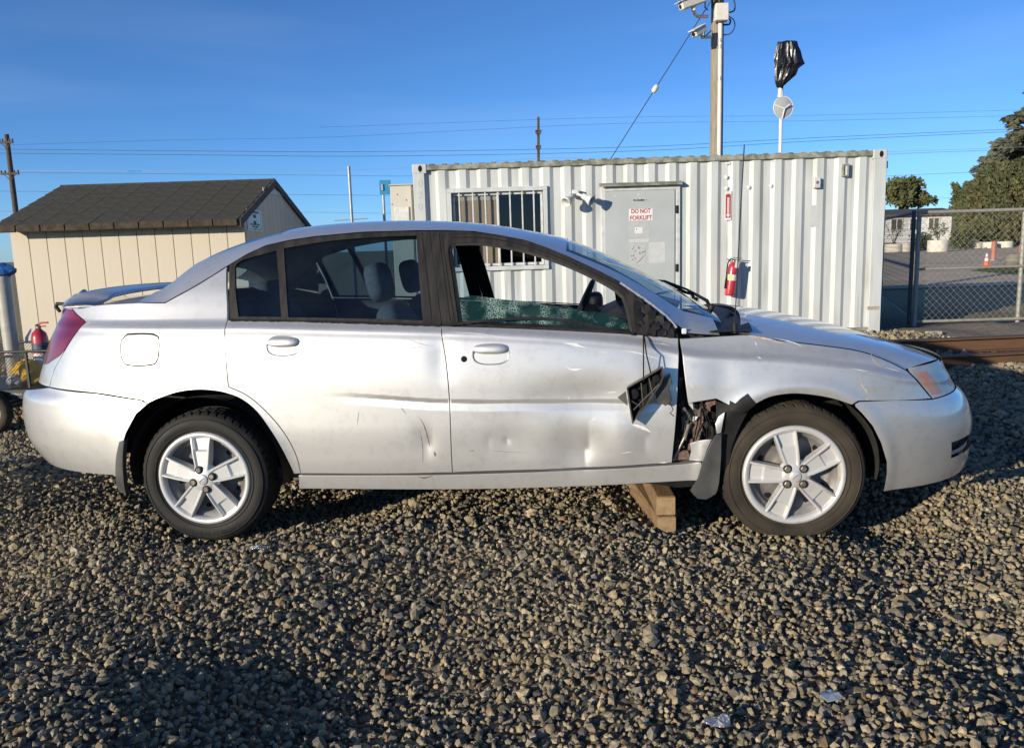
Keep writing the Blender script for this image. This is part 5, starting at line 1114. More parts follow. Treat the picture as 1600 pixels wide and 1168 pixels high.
for ya, za, yb, zb in ((YE-SY, ze, YR-SY, zr), (YR-SY, zr, YB-SY, ze)):
    q = MB(); q.add([(rx1+.001, ya, za-.085), (rx1+.03, ya, za-.085), (rx1+.03, yb, zb-.085), (rx1+.001, yb, zb-.085), (rx1+.001, ya, za+.006), (rx1+.03, ya, za+.006), (rx1+.03, yb, zb+.006), (rx1+.001, yb, zb+.006)], [(3, 2, 1, 0), (4, 5, 6, 7), (0, 1, 5, 4), (1, 2, 6, 5), (2, 3, 7, 6), (3, 0, 4, 7)]); q.build('rake_board', M_fascia, shed)
MB().tube([(rx0, YR-SY, zr+.0), (rx1+.02, YR-SY, zr+.0)], .022, 6).build('ridge_cap', M_shingle, shed)
# eye wash sign on the gable end (projects towards the camera)
M_signblue = mat('pale_sign_face', (.55, .62, .64), .4, 0, col2=(.48, .55, .58), nscale=9); M_green = mat('dark_green_print', (.015, .06, .05), .6)
_es = at(388, 361, 10.30); es = empty('eye_wash_sign', (xr+.006, 10.44, _es.z), R(90), 'white and green eye wash sign on the gable end of the shed', 'sign')
_wz = at(400, 326, 10.02).z-at(400, 361, 10.02).z; ws_ = .60
MB().box((0, 0, _wz/2), (ws_, .004, _wz), bev=.0015).build('sign_plate', M_signblue, es)
q = MB(); rect_frame(q, -ws_*.42, ws_*.42, .02, _wz-.02, .006, -.003, .001, 0); q.build('border_line', M_green, es)
def etext(s, z, size): text_obj('lettering', s, size, M_green, es, Matrix.Translation((0, -.0035, z)) @ Matrix.Rotation(R(90), 4, 'X'), ext=.0005, bold=.001, sx=1.9)
etext('EYE WASH', _wz*.87, .038); etext('LAVADO PARA', _wz*.31, .030); etext('LOS OJOS', _wz*.20, .030)
q = MB().prism([(-.06, _wz*.64), (-.06, _wz*.77), (.06, _wz*.77), (.06, _wz*.62), (.0, _wz*.60)], 0, .001, XZ((0, -.003, 0))); q.build('pictogram', M_green, es)
q = MB().prism([(-.06, _wz*.50)]+[(.06*math.cos(R(a)), _wz*.50-.055*math.sin(R(a))) for a in range(180, -1, -20)]+[(.02, _wz*.47), (-.02, _wz*.47)], 0, .001, XZ((0, -.003, 0))); q.build('pictogram', M_green, es)
MB().prism([(-.05, _wz*.12), (.05, _wz*.12), (0, _wz*.05)], 0, .001, XZ((0, -.003, 0))).build('arrow', M_green, es)
# ================================================================== MESH CART AND ITS LOAD (left edge)
M_cartblack = mat('black_powder_coat', (.02, .02, .022), .45, 0, col2=(.045, .04, .035), nscale=12)
M_wrap = mat('pale_film_wrapped_roll', (.46, .44, .37), .35, 0, col2=(.38, .36, .31), nscale=9, stretch=(1, 1, 3), coat=.3)
M_bluefilm = mat('blue_plastic_sheet', (.03, .13, .36), .4, 0, col2=(.02, .08, .26), nscale=12)
M_yellow = mat('yellow_fabric', (.70, .40, .03), .8, 0, col2=(.6, .33, .02), nscale=30)
M_greywhite = mat('crumpled_grey_plastic', (.45, .46, .45), .5, 0, col2=(.25, .26, .26), nscale=40)
KY = 6.15
k0 = gnd(-40, 660); kx1 = at(100, 600, KY).x; kx0 = at(-330, 600, KY).x; zb = at(30, 606, KY).z; zt_ = at(30, 549, KY).z; zt2 = at(30, 541, KY+.75).z
cart = empty('mesh_cart', ((kx0+kx1)/2, KY, 0), 0, 'black wire-mesh yard cart with small tyres behind the rear of the car', 'cart')
cx0 = kx0-cart.location.x; cx1 = -cx0; KD = .72
MB().box((0, KD/2, zb-.05), (cx1-cx0, KD, .08), bev=.006).build('bed', M_cartblack, cart)
for y in (0, KD):
    q = MB(); q.tube([(cx0, y, zt_), (cx1, y, zt_)], .011, 6); q.build('top_rail', M_cartblack, cart)
    nu = 9
    for i in range(nu): MB().box((cx0+(cx1-cx0)*i/(nu-1), y, (zb+zt_)/2-.01), (.020, .020, zt_-zb), bev=.003).build('stanchion', M_cartblack, cart)
for x in (cx0, cx1): MB().tube([(x, 0, zt_), (x, KD, zt_)], .011, 6).build('end_rail', M_cartblack, cart)
q = MB()
for y in (0, KD):
    hgt = zt_-zb; n = int((cx1-cx0+hgt)/.026)
    for i in range(n):
        for sg in (1, -1):
            xa = cx0-hgt+i*.026 if sg > 0 else cx0+i*.026; a = [(xa, zb), (xa+hgt, zt_)] if sg > 0 else [(xa, zb), (xa-hgt, zt_)]
            (x0_, z0_), (x1_, z1_) = a; t0, t1 = 0, 1; dxx = x1_-x0_
            ts = sorted(((cx0-x0_)/dxx, (cx1-x0_)/dxx)); t0 = max(0, ts[0]); t1 = min(1, ts[1])
            if t1 > t0+.02: q.tube([(x0_+dxx*t0, y, z0_+hgt*t0), (x0_+dxx*t1, y, z0_+hgt*t1)], .0016, 3, caps=False, smooth=False)
setp(q.build('wire_mesh', M_cartblack, cart), kind='stuff')
text_obj('maker_plate', 'GORILLA', .022, M_white, cart, Matrix.Translation((at(25, 613, KY).x-cart.location.x, -.0015, zb-.048)) @ Matrix.Rotation(R(90), 4, 'X'), ext=.0006)
rw = (zb-.10)*.62; ww_ = at(-8, 637, KY)
for (x, y) in ((ww_.x-cart.location.x, -.06), (ww_.x-cart.location.x, KD+.06), (ww_.x-cart.location.x-1.0, -.06), (ww_.x-cart.location.x-1.0, KD+.06)):
    rr = at(-8, 608, KY).z*.5+.006; Mx = Matrix.Translation((x, y, rr-.01)) @ Matrix.Rotation(R(90), 4, 'X')
    w_ = MB().lathe([(.0, .03), (.03, .035), (.05, .02), (rr*.55, .015), (rr*.6, .03), (rr*.6, -.03)], 24, Mx).build('cart_wheel', M_chrome, cart)
    MB().lathe([(rr*.58, .03), (rr*.72, .045), (rr*.9, .04), (rr, .02), (rr*.985, 0), (rr, -.02), (rr*.9, -.04), (rr*.6, -.03)], 48, Mx, mod=lambda i, k, r_: r_-(.006 if i in (3, 5) and k % 3 == 0 else 0)).build('tyre', M_rubber_d, w_)
MB().tube([(ww_.x-cart.location.x, -.05, rr), (ww_.x-cart.location.x, KD+.05, rr)], .014, 8).build('axle', M_cartblack, cart)
# film-wrapped roll standing in the cart
pr = at(12.5, 500, KY+.25); roll = empty('wrapped_roll', (pr.x, pr.y, zb-.008), 0, 'tall pale film-wrapped roll topped with blue plastic, standing in the cart', 'roll')
zr_ = at(12, 428, KY+.25).z-zb; rad = .056
MB().lathe([(.0, 0)]+[(rad+(.0012 if i % 2 else 0), zr_*i/24) for i in range(25)]+[(.0, zr_)], 28).build('roll_body', M_wrap, roll)
q = MB(); random.seed(9); L = []
sec = [(.050, 0, -.01, .0), (.075, .010, .012, .0), (.080, .012, .045, .02), (.062, .0, .075, .0), (.035, -.012, .092, 0), (.006, -.02, .098, 0)]
for (r_, ox, z, e) in sec:
    for k in range(12): a = 2*math.pi*k/12; rr2 = r_*random.uniform(.78, 1.22)+(e if k in (0, 11, 1) else 0); L.append((ox+rr2*math.cos(a)*1.15, rr2*math.sin(a), zr_+z+random.uniform(-.008, .008)))
q.add(L, [(i*12+k, i*12+(k+1) % 12, (i+1)*12+(k+1) % 12, (i+1)*12+k) for i in range(len(sec)-1) for k in range(12)]); q.build('plastic_cap', M_bluefilm, roll)
# extinguisher in the cart
pe = at(64, 545, KY+.35); e3 = empty('fire_extinguisher', (pe.x, pe.y, zb-.008), 0, 'red fire extinguisher with a white tag standing in the mesh cart', 'fire extinguisher')
he = at(64, 507, KY+.35).z-zb; re_ = .062
MB().lathe([(.0, 0), (re_*.9, 0), (re_, .012), (re_, he*.78), (re_*.85, he*.87), (re_*.4, he*.93), (.02, he*.95)], 28).build('cylinder', M_red, e3)
MB().lathe([(re_+.001, he*.28), (re_+.001, he*.52)], 28).build('white_band', M_white, e3); MB().lathe([(re_+.001, he*.54), (re_+.001, he*.70)], 28).build('dark_label', mat('dark_label', (.03, .04, .07), .5, col2=(.1, .12, .16), nscale=60), e3)
MB().tube([(0, 0, he*.94), (0, 0, he*1.0)], .02, 10).build('valve', M_chrome, e3)
q = MB(); q.tube([(-.02, 0, he*1.0), (.03, 0, he*1.05), (.085, 0, he*1.05)], .008, 6); q.tube([(-.02, 0, he*.98), (.06, 0, he*.99)], .006, 6); q.build('lever', M_red, e3)
q = MB(); q.add([(-.05, -.03, he*.95), (-.02, -.045, he*.97), (-.06, -.05, he*.82), (-.095, -.04, he*.80), (-.10, -.035, he*.72), (-.075, -.045, he*.70)], [(0, 1, 2, 3), (3, 2, 5, 4)]); q.add([(-.05, -.026, he*.95), (-.02, -.041, he*.97), (-.06, -.046, he*.82), (-.095, -.036, he*.80), (-.10, -.031, he*.72), (-.075, -.041, he*.70)], [(3, 2, 1, 0), (4, 5, 2, 3)]); q.build('paper_tag', M_white, e3)
def lump(name, c, d, m, label, cat, seed, rough=.22, n=14):
    rs_ = np.random.default_rng(seed); q = MB(); V = []; Lr = 9
    for i in range(Lr+1):
        ph = -math.pi/2+math.pi*i/Lr
        for k in range(n):
            th = 2*math.pi*k/n; r_ = 1+rs_.uniform(-rough, rough); V.append((d[0]/2*r_*math.cos(ph)*math.cos(th), d[1]/2*r_*math.cos(ph)*math.sin(th), d[2]/2+d[2]/2*r_*math.sin(ph)))
    q.add(V, [(i*n+k, i*n+(k+1) % n, (i+1)*n+(k+1) % n, (i+1)*n+k) for i in range(Lr) for k in range(n)], rough < .15); o = q.build(name, m); o.location = c; return setp(o, label, cat)
py_ = at(45, 600, KY+.22); lump('yellow_bag', (py_.x, py_.y, zb-.008), (.25, .24, .19), M_yellow, 'yellow bag lying in the mesh cart under the extinguisher', 'bag', 2)
py_ = at(27, 600, KY+.14); lump('plastic_bag', (py_.x, py_.y, zb-.008), (.14, .14, .10), M_greywhite, 'crumpled grey plastic bag in the mesh cart beside the yellow bag', 'bag', 4)

# ================================================================== WOOD BLOCKS UNDER THE SILL
M_wood = mat('old_sawn_timber', (.27, .17, .085), .85, 0, col2=(.16, .10, .05), nscale=9, stretch=(8, 1, 8), bump=(45, .5, .004))
M_endgrain = mat('timber_end_grain', (.36, .25, .135), .9, 0, col2=(.25, .16, .08), nscale=26, bump=(60, .4, .003))
g0 = gnd(1042, 834, .0)
for i, (z, rz, ln, dx, lab) in enumerate(((.038, R(3), .62, 0.0, 'lower of two stacked timber blocks under the car sill'), (.133, R(-2), .66, -.004, 'upper of two stacked timber blocks under the car sill'))):
    q = MB().box((0, ln/2, 0), (.088, ln, .088), bev=.006); o = q.build('timber_block', M_wood); o.location = (g0.x+dx, g0.y-.0-(.004 if i else 0), z); o.rotation_euler = (0, 0, rz); setp(o, lab, 'timber', 'timber blocks propping the sill')
    MB().prism([(-.040, -.040), (.040, -.040), (.040, .040), (-.040, .040)], 0, .0015, XZ((0, -.0002, 0))).build('end_grain', M_endgrain, o)

# ================================================================== POLES, WIRES, CAMERAS
M_pole = mat('weathered_pole_wood', (.30, .265, .20), .9, 0, col2=(.20, .17, .125), nscale=10, stretch=(6, 6, .4), bump=(40, .4, .006))
M_poledark = mat('creosote_pole_wood', (.07, .055, .042), .9, 0, col2=(.11, .085, .06), nscale=6)
M_wire = mat('dark_cable', (.03, .03, .035), .6)
M_alu = mat('galvanised_steel', (.42, .43, .43), .5, .4, col2=(.33, .34, .34), nscale=20)
M_camw = mat('camera_white', (.70, .66, .57), .45, 0, col2=(.62, .58, .5), nscale=20)
PY = 13.9
pb = at(1119, 243, PY); mp_ = empty('camera_pole', (pb.x, PY, 0), 0, 'tall wooden pole with white conduit and security cameras behind the container', 'pole')
zt5 = at(1119, -60, PY).z
def pr_(px, py, y=0.0): p = at(px, py, PY+y); return Vector((p.x-pb.x, y, p.z))
MB().tube([(0, 0, 0), (0, 0, zt5*.5), (0, 0, zt5)], [.115, .108, .10], 20).build('pole_shaft', M_pole, mp_)
MB().tube([(.012, -.145, 2.0), (.012, -.145, at(1119, 33, PY).z)], .036, 14).build('conduit', M_camw, mp_)
for py in (67, 126, 77): MB().tube([(.012, -.145, at(1119, py, PY).z-.03), (.012, -.145, at(1119, py, PY).z+.03)], .042, 14).build('conduit_clamp', M_alu, mp_)
bx = pr_(1127, 20, -.20); MB().box((bx.x, -.20, bx.z), (.215, .14, .265), bev=.01).build('junction_box', M_camw, mp_)
for P, r_ in (([pr_(1137, 20, -.1), pr_(1147, 17, -.1), pr_(1148, 6, -.1), pr_(1143, -10, -.1)], .012), ([pr_(1137, 25, -.1), pr_(1146, 31, -.1), pr_(1148, 42, -.1), pr_(1141, 53, -.1), pr_(1130, 55, -.05)], .009), ([pr_(1135, 28, -.1), pr_(1141, 31, -.1), pr_(1140, 38, -.1), pr_(1130, 39, -.05)], .014)):
    c = [Vector(v) for v in P]; MB().tube([Vector(x) for x in catmull([tuple(p) for p in c], .03)], r_, 8).build('cable_loop', M_wire, mp_)
for x in (1113, 1118.5, 1124): MB().tube([pr_(x, 12, -.14), pr_(x+random.uniform(-1, 1), -60, -.13)], .02, 6).build('riser_cable', M_poledark, mp_)
for x0, y0, x1, y1, rb, nm, arm in ((1063, 11, 1102, -3, .085, 'camera', [(1084, 14), (1085, 22), (1090, 26), (1106, 26)]), (1083.5, 54, 1101, 44, .075, 'camera', [(1097, 53), (1097, 58.5), (1111, 58)])):
    a, b = pr_(x0, y0, -.45), pr_(x1, y1, -.30); d = (b-a); ln = d.length; Mx = Matrix.Translation(a) @ d.normalized().to_track_quat('Y', 'Z').to_matrix().to_4x4()
    cm = MB().box((0, ln/2, 0), (rb*1.5, ln, rb*1.5), Mx, bev=.02).build('camera_body', M_camw, mp_); MB().box((0, ln/2-.03, rb*.82), (rb*1.8, ln*1.05, .014), Mx, bev=.004).build('sun_shield', M_camw, cm)
    MB().lathe([(.0, 0), (.035, .0)], 16, Mx @ Matrix.Translation((0, -.002, 0)) @ Matrix.Rotation(R(90), 4, 'X')).build('lens', M_hole, cm)
    P = [pr_(x, y, -.36+.3*i/(len(arm)-1)) for i, (x, y) in enumerate(arm)]; MB().tube(P, .026, 10).build('camera_arm', M_camw, mp_)
    MB().tube([P[0]+Vector((0, 0, -.03)), P[0]+Vector((0, 0, .06))], .04, 12).build('swivel', M_camw, mp_)
    MB().tube([b, b+Vector((.02, .1, -.12)), P[-1]+Vector((0, 0, .1))], .010, 6).build('camera_lead', M_wire, mp_)
# guy wire with its insulator
gw_ = empty('guy_wire', (pb.x, PY, 0), 0, 'slanting guy wire with a pale insulator left of the camera pole', 'wire')
a, b = pr_(1112, 0, 0), pr_(953, 250, 0)
MB().tube([a, b+(b-a)*.6], .008, 6).build('strand', M_wire, gw_)
i0, i1 = a+(b-a)*.525, a+(b-a)*.572; MB().tube([i0, i0+(i1-i0)*.2, i0+(i1-i0)*.8, i1], [.018, .045, .045, .018], 10).build('insulator', M_camw, gw_)
# mirror mast with a bagged sign
MY = 12.7; mb_ = at(1219, 240, MY); mast = empty('mirror_mast', (mb_.x, MY, 0), 0, 'thin white mast with a round convex mirror above the container', 'mast')
def mr_(px, py, y=0): p = at(px, py, MY+y); return Vector((p.x-mb_.x, y, p.z))
MB().tube([(0, 0, .0), (0, 0, mr_(1219, 136).z)], .026, 12).build('mast_tube', M_white, mast)
MB().tube([mr_(1218, 152), mr_(1220, 137)], [.03, .036], 10).build('bracket', M_white, mast)
c = mr_(1224, 168, -.06); Mx = Matrix.Translation(c) @ Matrix.Rotation(R(12), 4, 'Z') @ Matrix.Rotation(R(90), 4, 'X')
mi = MB().lathe([(.155, .0), (.165, .008), (.168, -.004), (.15, -.03), (.0, -.05)], 36, Mx).build('mirror_shell', M_white, mast)
MB().lathe([(.0, .022), (.06, .019), (.11, .011), (.155, .001)], 36, Mx).build('mirror_face', M_greypaper, mi)
MB().tube([mr_(1211, 164, -.10), mr_(1226, 170, -.10)], .012, 8).build('mirror_arm', M_white, mi); MB().tube([mr_(1226, 170, -.10), mr_(1222, 186, -.08)], .009, 8).build('mirror_arm', M_white, mi); MB().tube([mr_(1226, 170, -.10), mr_(1234, 163, -.09)], .009, 8).build('mirror_arm', M_white, mi)
bagm = mat('black_bin_liner', (.008, .008, .010), .30, 0, bump=(9, .6, .03), stretch=(1, 1, .3))
bagp = mr_(1219, 138); bg_ = empty('bin_bag', mast.location+bagp, 0, 'black plastic bag tied over a sign on top of the mirror mast', 'bag')
random.seed(21); V = []; secs = [(1220.5, 139, 5), (1219, 135, 9), (1222, 128, 18), (1227, 118, 29), (1229, 108, 33), (1234, 101, 42), (1232.5, 92, 37), (1231, 80, 33), (1230, 70, 29), (1229, 66.5, 27), (1228, 65.5, 8)]
for i, (px, py, wd) in enumerate(secs):
    p = mr_(px, py)-bagp
    for k in range(36):
        t = 2*math.pi*k/36; j = 1+.10*math.sin(k*2.1+i*.55)+.07*math.sin(k*5.3-i*1.1)+random.uniform(-.05, .05); V.append((p.x+wd/200*math.cos(t)*j, (.05+wd/520)*math.sin(t)*j, p.z+random.uniform(-.008, .008)))
MB().add(V, [(i*36+k, i*36+(k+1) % 36, (i+1)*36+(k+1) % 36, (i+1)*36+k) for i in range(len(secs)-1) for k in range(36)], False).build('bag_skin', bagm, bg_)
# thin mast, blue sign
p = at(549, 330, 14.0); tm = empty('thin_mast', (p.x, 14, 0), 0, 'thin grey metal mast between the shed and the container', 'mast'); MB().tube([(0, 0, 0), (0, 0, at(547.5, 260, 14).z)], .026, 8).build('tube', M_alu, tm)
MB().tube([(-.30, 0, at(549, 344, 14).z), (0, 0, at(549, 343, 14).z), (.28, 0, at(549, 342, 14).z)], .010, 6).build('cross_arm', M_alu, tm)
p = at(600, 330, 13.0); bs = empty('blue_road_sign', (p.x, 13, 0), 0, 'small blue square sign on a post beside the air conditioning unit', 'sign'); MB().tube([(0, 0, 0), (0, 0, at(599, 283, 13).z)], .022, 8).build('sign_post', M_alu, bs)
a, b = at(593.5, 304, 12.96), at(610, 281, 12.96); MB().box(((a.x+b.x)/2-p.x, -.03, (a.z+b.z)/2), (b.x-a.x, .006, b.z-a.z), bev=.002).build('sign_plate', mat('sky_blue_enamel', (.02, .23, .42), .5, 0, col2=(.02, .19, .36), nscale=8), bs)
MB().box((.0, -.045, (a.z+b.z)/2), (.03, .02, .10), bev=.003).build('clamp', M_alu, bs)
# distant utility poles and lines
def upole(px0, py0, px1, Y, lab, r0, arms, lean=0):
    t = at(px0, py0, Y); b = gnd(px1, 380); bx_ = at(px1, 330, Y).x; o = empty('utility_pole', (bx_, Y, 0), 0, lab, 'utility pole', 'utility poles along the far road')
    MB().tube([(0, 0, 0), (t.x-bx_, 0, t.z)], [r0, r0*.7], 10).build('pole_shaft', M_poledark, o)
    for (py, half) in arms:
        z = at(px0, py, Y).z; xx = (t.x-bx_)*z/t.z; MB().box((xx, -.15, z), (2*half, .12, .14)).build('cross_arm', M_poledark, o)
        for s_ in (-.92, -.5, .5, .92): MB().tube([(xx+s_*half, -.15, z+.05), (xx+s_*half, -.15, z+.26)], .06, 6).build('insulator', M_poledark, o)
        MB().tube([(xx-half*.7, -.16, z), (xx, -.16, z-.5)], .03, 5).build('brace', M_poledark, o); MB().tube([(xx+half*.7, -.16, z), (xx, -.16, z-.5)], .03, 5).build('brace', M_poledark, o)
upole(10, 210, 24, 62, 'dark utility pole with two cross arms beyond the shed at far left', .24, ((223, .52), (272, .68)))
upole(841, 183, 840, 75, 'slim distant utility pole rising above the middle of the container', .17, ((208, .25), (232, .22)))
LY = 68
for i, (P, r_, lab) in enumerate((
    ([(-60, 232.5), (300, 236), (580, 237), (980, 230), (1280, 215), (1700, 197)], .022, 'upper wire of the close pair crossing the sky above the container'),
    ([(-60, 239), (300, 242), (580, 244), (980, 236.5), (1280, 220), (1700, 200)], .022, 'lower wire of the close pair crossing the sky above the container'),
    ([(-60, 229), (260, 219), (520, 214), (940, 194), (1280, 188.5), (1700, 178)], .013, 'thin faint wire running above the close pair'),
    ([(500, 199), (940, 184), (1280, 180), (1700, 169)], .012, 'topmost faint wire across the sky'),
    ([(-60, 267), (300, 267.5), (520, 266), (650, 262), (760, 254), (841, 247), (980, 247), (1390, 237), (1700, 226)], .020, 'pale wire meeting the slim distant pole at container height'),
    ([(-60, 268.5), (300, 272), (520, 274), (650, 275), (900, 270), (1390, 241), (1700, 231)], .016, 'wire just under the pale wire above the shed roof'),
    ([(-60, 298), (300, 302), (520, 304.5), (650, 304.5), (1000, 295), (1390, 275), (1700, 261)], .016, 'low wire passing just above the shed ridge'),
    ([(-60, 330), (300, 331), (520, 332), (650, 333), (1000, 327), (1390, 312), (1700, 304)], .013, 'lowest wire, near the trees and house roof'))):
    q = [at(x, y, LY) for x, y in P]; c = catmull([tuple(v) for v in q], 1.5); o = MB().tube([Vector(v) for v in c], r_*.72, 5).build('power_line', M_alu if i == 4 else M_wire); setp(o, lab, 'power line', 'power lines across the sky')

# ================================================================== FENCE, BEAMS, YARD
FY = 11.5
M_gate = mat('shade_darkened_gate_tube', (.06, .065, .07), .6, .2, col2=(.09, .09, .09), nscale=9)  # gate tube colour darkened to carry the container's shade
M_galv = mat('weathered_fence_tube', (.36, .35, .31), .6, .25, col2=(.28, .26, .22), nscale=12)
zf = at(1436, 332, FY).z; zbm = .07; x0f = at(1433.5, 400, FY).x
def meshwires(x0, x1, z0, z1, dg=.098, r_=.0017):
    q = MB(); hgt = z1-z0; n = int((x1-x0+hgt)/dg)+2
    for i in range(n):
        for sg in (1, -1):
            xa = x0-hgt+i*dg if sg > 0 else x0+i*dg; xb = xa+hgt if sg > 0 else xa-hgt; dxx = xb-xa; ts = sorted(((x0-xa)/dxx, (x1-xa)/dxx)); t0, t1 = max(0, ts[0]), min(1, ts[1])
            if t1-t0 > .01: q.tube([(xa+dxx*t0, sg*.0022, z0+hgt*t0), (xa+dxx*t1, sg*.0022, z0+hgt*t1)], r_, 3, caps=False, smooth=False)
    return q
fen = empty('chain_link_fence', (x0f, FY, 0), 0, 'grey chain-link fence panel right of the container', 'fence', 'chain-link fence panels')
FW = 3.6
for z, nm, r_ in ((zf, 'top_rail', .025), (at(1520, 418, FY).z, 'middle_rail', .018), (at(1540, 499, FY).z, 'bottom_rail', .022)): MB().tube([(-.02, 0, z), (FW, 0, z)], r_, 10).build(nm, M_galv, fen)
for x in (0.0, FW*.42, FW): MB().tube([(x, 0.03 if x else 0, -.05), (x, .03 if x else 0, zf+.02)], .030, 12).build('post', M_galv, fen)
setp(meshwires(0, FW, at(1540, 499, FY).z, zf).build('wire_mesh', M_galv, fen), kind='stuff')
fp = at(1425, 400, FY+.06); a2 = at(1383, 341, 15.8); gate = empty('chain_link_gate', (fp.x, FY+.06, 0), math.atan2(15.8-FY, a2.x-fp.x), 'chain-link gate swung back behind the container end, in shade', 'fence', 'chain-link fence panels')
GW = math.hypot(a2.x-fp.x, 15.8-FY)
for z, nm in ((zf, 'top_rail'), (at(1427, 417, FY).z, 'middle_rail'), (.12, 'bottom_rail')): MB().tube([(0, 0, z), (GW, 0, z)], .022, 8).build(nm, M_gate, gate)
for x in (0, GW): MB().tube([(x, 0, 0), (x, 0, zf+.03)], .028, 10).build('post', M_gate, gate)
setp(meshwires(0, GW, .12, zf, .14, .0018).build('wire_mesh', M_gate, gate), kind='stuff')
# rusty steel beams lying on the gravel
M_rust = mat('rusty_steel', (.155, .075, .035), .85, .0, col2=(.10, .055, .03), nscale=7, stretch=(.6, 4, 4), bump=(60, .4, .004), npos=(.3, .7))
def beam(pa, pb2, zt, hgt, lab, wd=.14):
    d = pb2-pa; L_ = d.length; o = MB(); t = .014
    o.box((L_/2, 0, hgt-t/2), (L_, wd, t), bev=.003); o.box((L_/2, 0, t/2), (L_, wd, t), bev=.003); o.box((L_/2, 0, hgt/2), (L_, .012, hgt-2*t-.002))
    b_ = o.build('steel_beam', M_rust); b_.location = (pa.x, pa.y, zt); b_.rotation_euler = (0, 0, math.atan2(d.y, d.x)); return setp(b_, lab, 'steel beam', 'rusty beams on the gravel')
def gz(p, z=0.0): return Vector((p.x, p.y, 0))
a, b = gnd(1340, 556), gnd(1600, 545); beam(gz(a)+(gz(a)-gz(b))*.6, gz(b)+(gz(b)-gz(a))*1.0, .0, .155, 'rear rusty steel beam lying on the gravel near the fence', .16)
a, b = gnd(1480, 573.5), gnd(1600, 567); beam(gz(a)+(gz(a)-gz(b))*1.5, gz(b)+(gz(b)-gz(a))*1.5, .0, .115, 'front rusty steel beam lying on the gravel nearest the car')
# dirt bank at the foot of the fence
M_dirt = mat('dry_soil', (.16, .135, .10), .95, 0, col2=(.22, .19, .14), nscale=14, bump=(45, 1, .03))
q = MB(); V = []; nxx, nyy = 60, 12; pa = gnd(1400, 515)
for j in range(nyy+1):
    for i in range(nxx+1):
        x = 4.9+5.5*i/nxx; y = 9.75+1.65*j/nyy; e = math.sin(math.pi*i/nxx)**.3*math.sin(math.pi*j/nyy); V.append((x, y, -.03+.10*e*(1+.5*math.sin(x*5+y*3)*math.sin(x*2.3))+random.uniform(0, .02)*e))
q.add(V, [(j*(nxx+1)+i, j*(nxx+1)+i+1, (j+1)*(nxx+1)+i+1, (j+1)*(nxx+1)+i) for j in range(nyy) for i in range(nxx)], True); setp(q.build('soil_bank', M_dirt), kind='structure')
p = gnd(1459, 521, .05); o = MB().box((0, 0, .03), (.18, .10, .06), bev=.008, rz=.2).build('pale_brick', mat('pale_brick', (.55, .48, .36), .8, 0, col2=(.45, .38, .28), nscale=20)); o.location = (p.x, p.y, .02); setp(o, 'pale brick lying by the shaded fence foot', 'brick')
# traffic cone, posts, drum, planters
def cone():
    p = gnd(1541, 414.5); o = empty('traffic_cone', p, 0, 'orange traffic cone with white bands on the road beyond the fence', 'traffic cone'); s_ = (p.y/1250)*19.5/.72
    M_or = mat('orange_cone', (.75, .12, .05), .5); MB().box((0, 0, .02*s_), (.42*s_, .42*s_, .04*s_), bev=.01).build('base', M_or, o); f = lambda z: (.155-.125*z/.70)*s_
    MB().lathe([(f(.03), .03*s_), (f(.72), .72*s_), (.0, .72*s_)], 24).build('cone_body', M_or, o)
    for a_, b_ in ((.26, .42), (.50, .66)): MB().lathe([(f(a_)+.004, a_*s_), (f(b_)+.004, b_*s_)], 24).build('reflective_band', M_white, o)
cone()
M_redpost = mat('faded_red_post', (.42, .16, .10), .7, 0, col2=(.34, .13, .08), nscale=5)
for (x0, y0, y1, lab) in ((1550.5, 378.5, 407, 'faded red post behind the traffic cone'), (1593, 384, 413, 'faded red post at the right edge beside a grey drum')):
    b = gnd(x0+1, y1); t = at(x0, y0, b.y); o = empty('bollard', b, 0, lab, 'bollard'); MB().tube([(0, 0, 0), (0, 0, t.z)], .10 if y1 < 410 else .09, 14).build('tube', M_redpost, o); MB().lathe([(.10, t.z), (.07, t.z+.05), (0, t.z+.07)], 14).build('cap', M_redpost, o); MB().lathe([(.16, 0), (.15, .05), (.0, .06)], 14).build('footing', M_alu, o)
b = gnd(1583, 413.5); o = empty('steel_drum', b, 0, 'grey drum beside the faded red post at the right edge', 'drum'); hd = at(1583, 396.5, b.y).z; MB().lathe([(.0, 0), (.30, 0), (.30, hd*.33), (.315, hd*.35), (.30, hd*.37), (.30, hd*.66), (.315, hd*.68), (.30, hd*.70), (.30, hd), (.0, hd)], 24).build('shell', mat('olive_grey_drum', (.20, .19, .15), .7, 0, col2=(.15, .14, .11), nscale=3), o)
M_planter = mat('whitewashed_concrete', (.62, .58, .48), .85, 0, col2=(.52, .48, .40), nscale=2)
M_leaf = mat('shrub_leaves', (.055, .075, .028), .8, 0, col2=(.10, .11, .045), nscale=1.2)
M_leaf2 = mat('dark_conifer_needles', (.055, .074, .026), .8, 0, col2=(.115, .115, .038), nscale=.5)
M_leaf4 = mat('olive_evergreen_needles', (.060, .078, .032), .85, 0, col2=(.125, .118, .048), nscale=.4)
M_leaf3 = mat('blue_green_cedar_needles', (.078, .094, .066), .85, 0, col2=(.13, .125, .072), nscale=.35)
M_bark = mat('grey_brown_bark', (.10, .08, .06), .95, 0, col2=(.15, .125, .1), nscale=3, bump=(8, .6, .05))
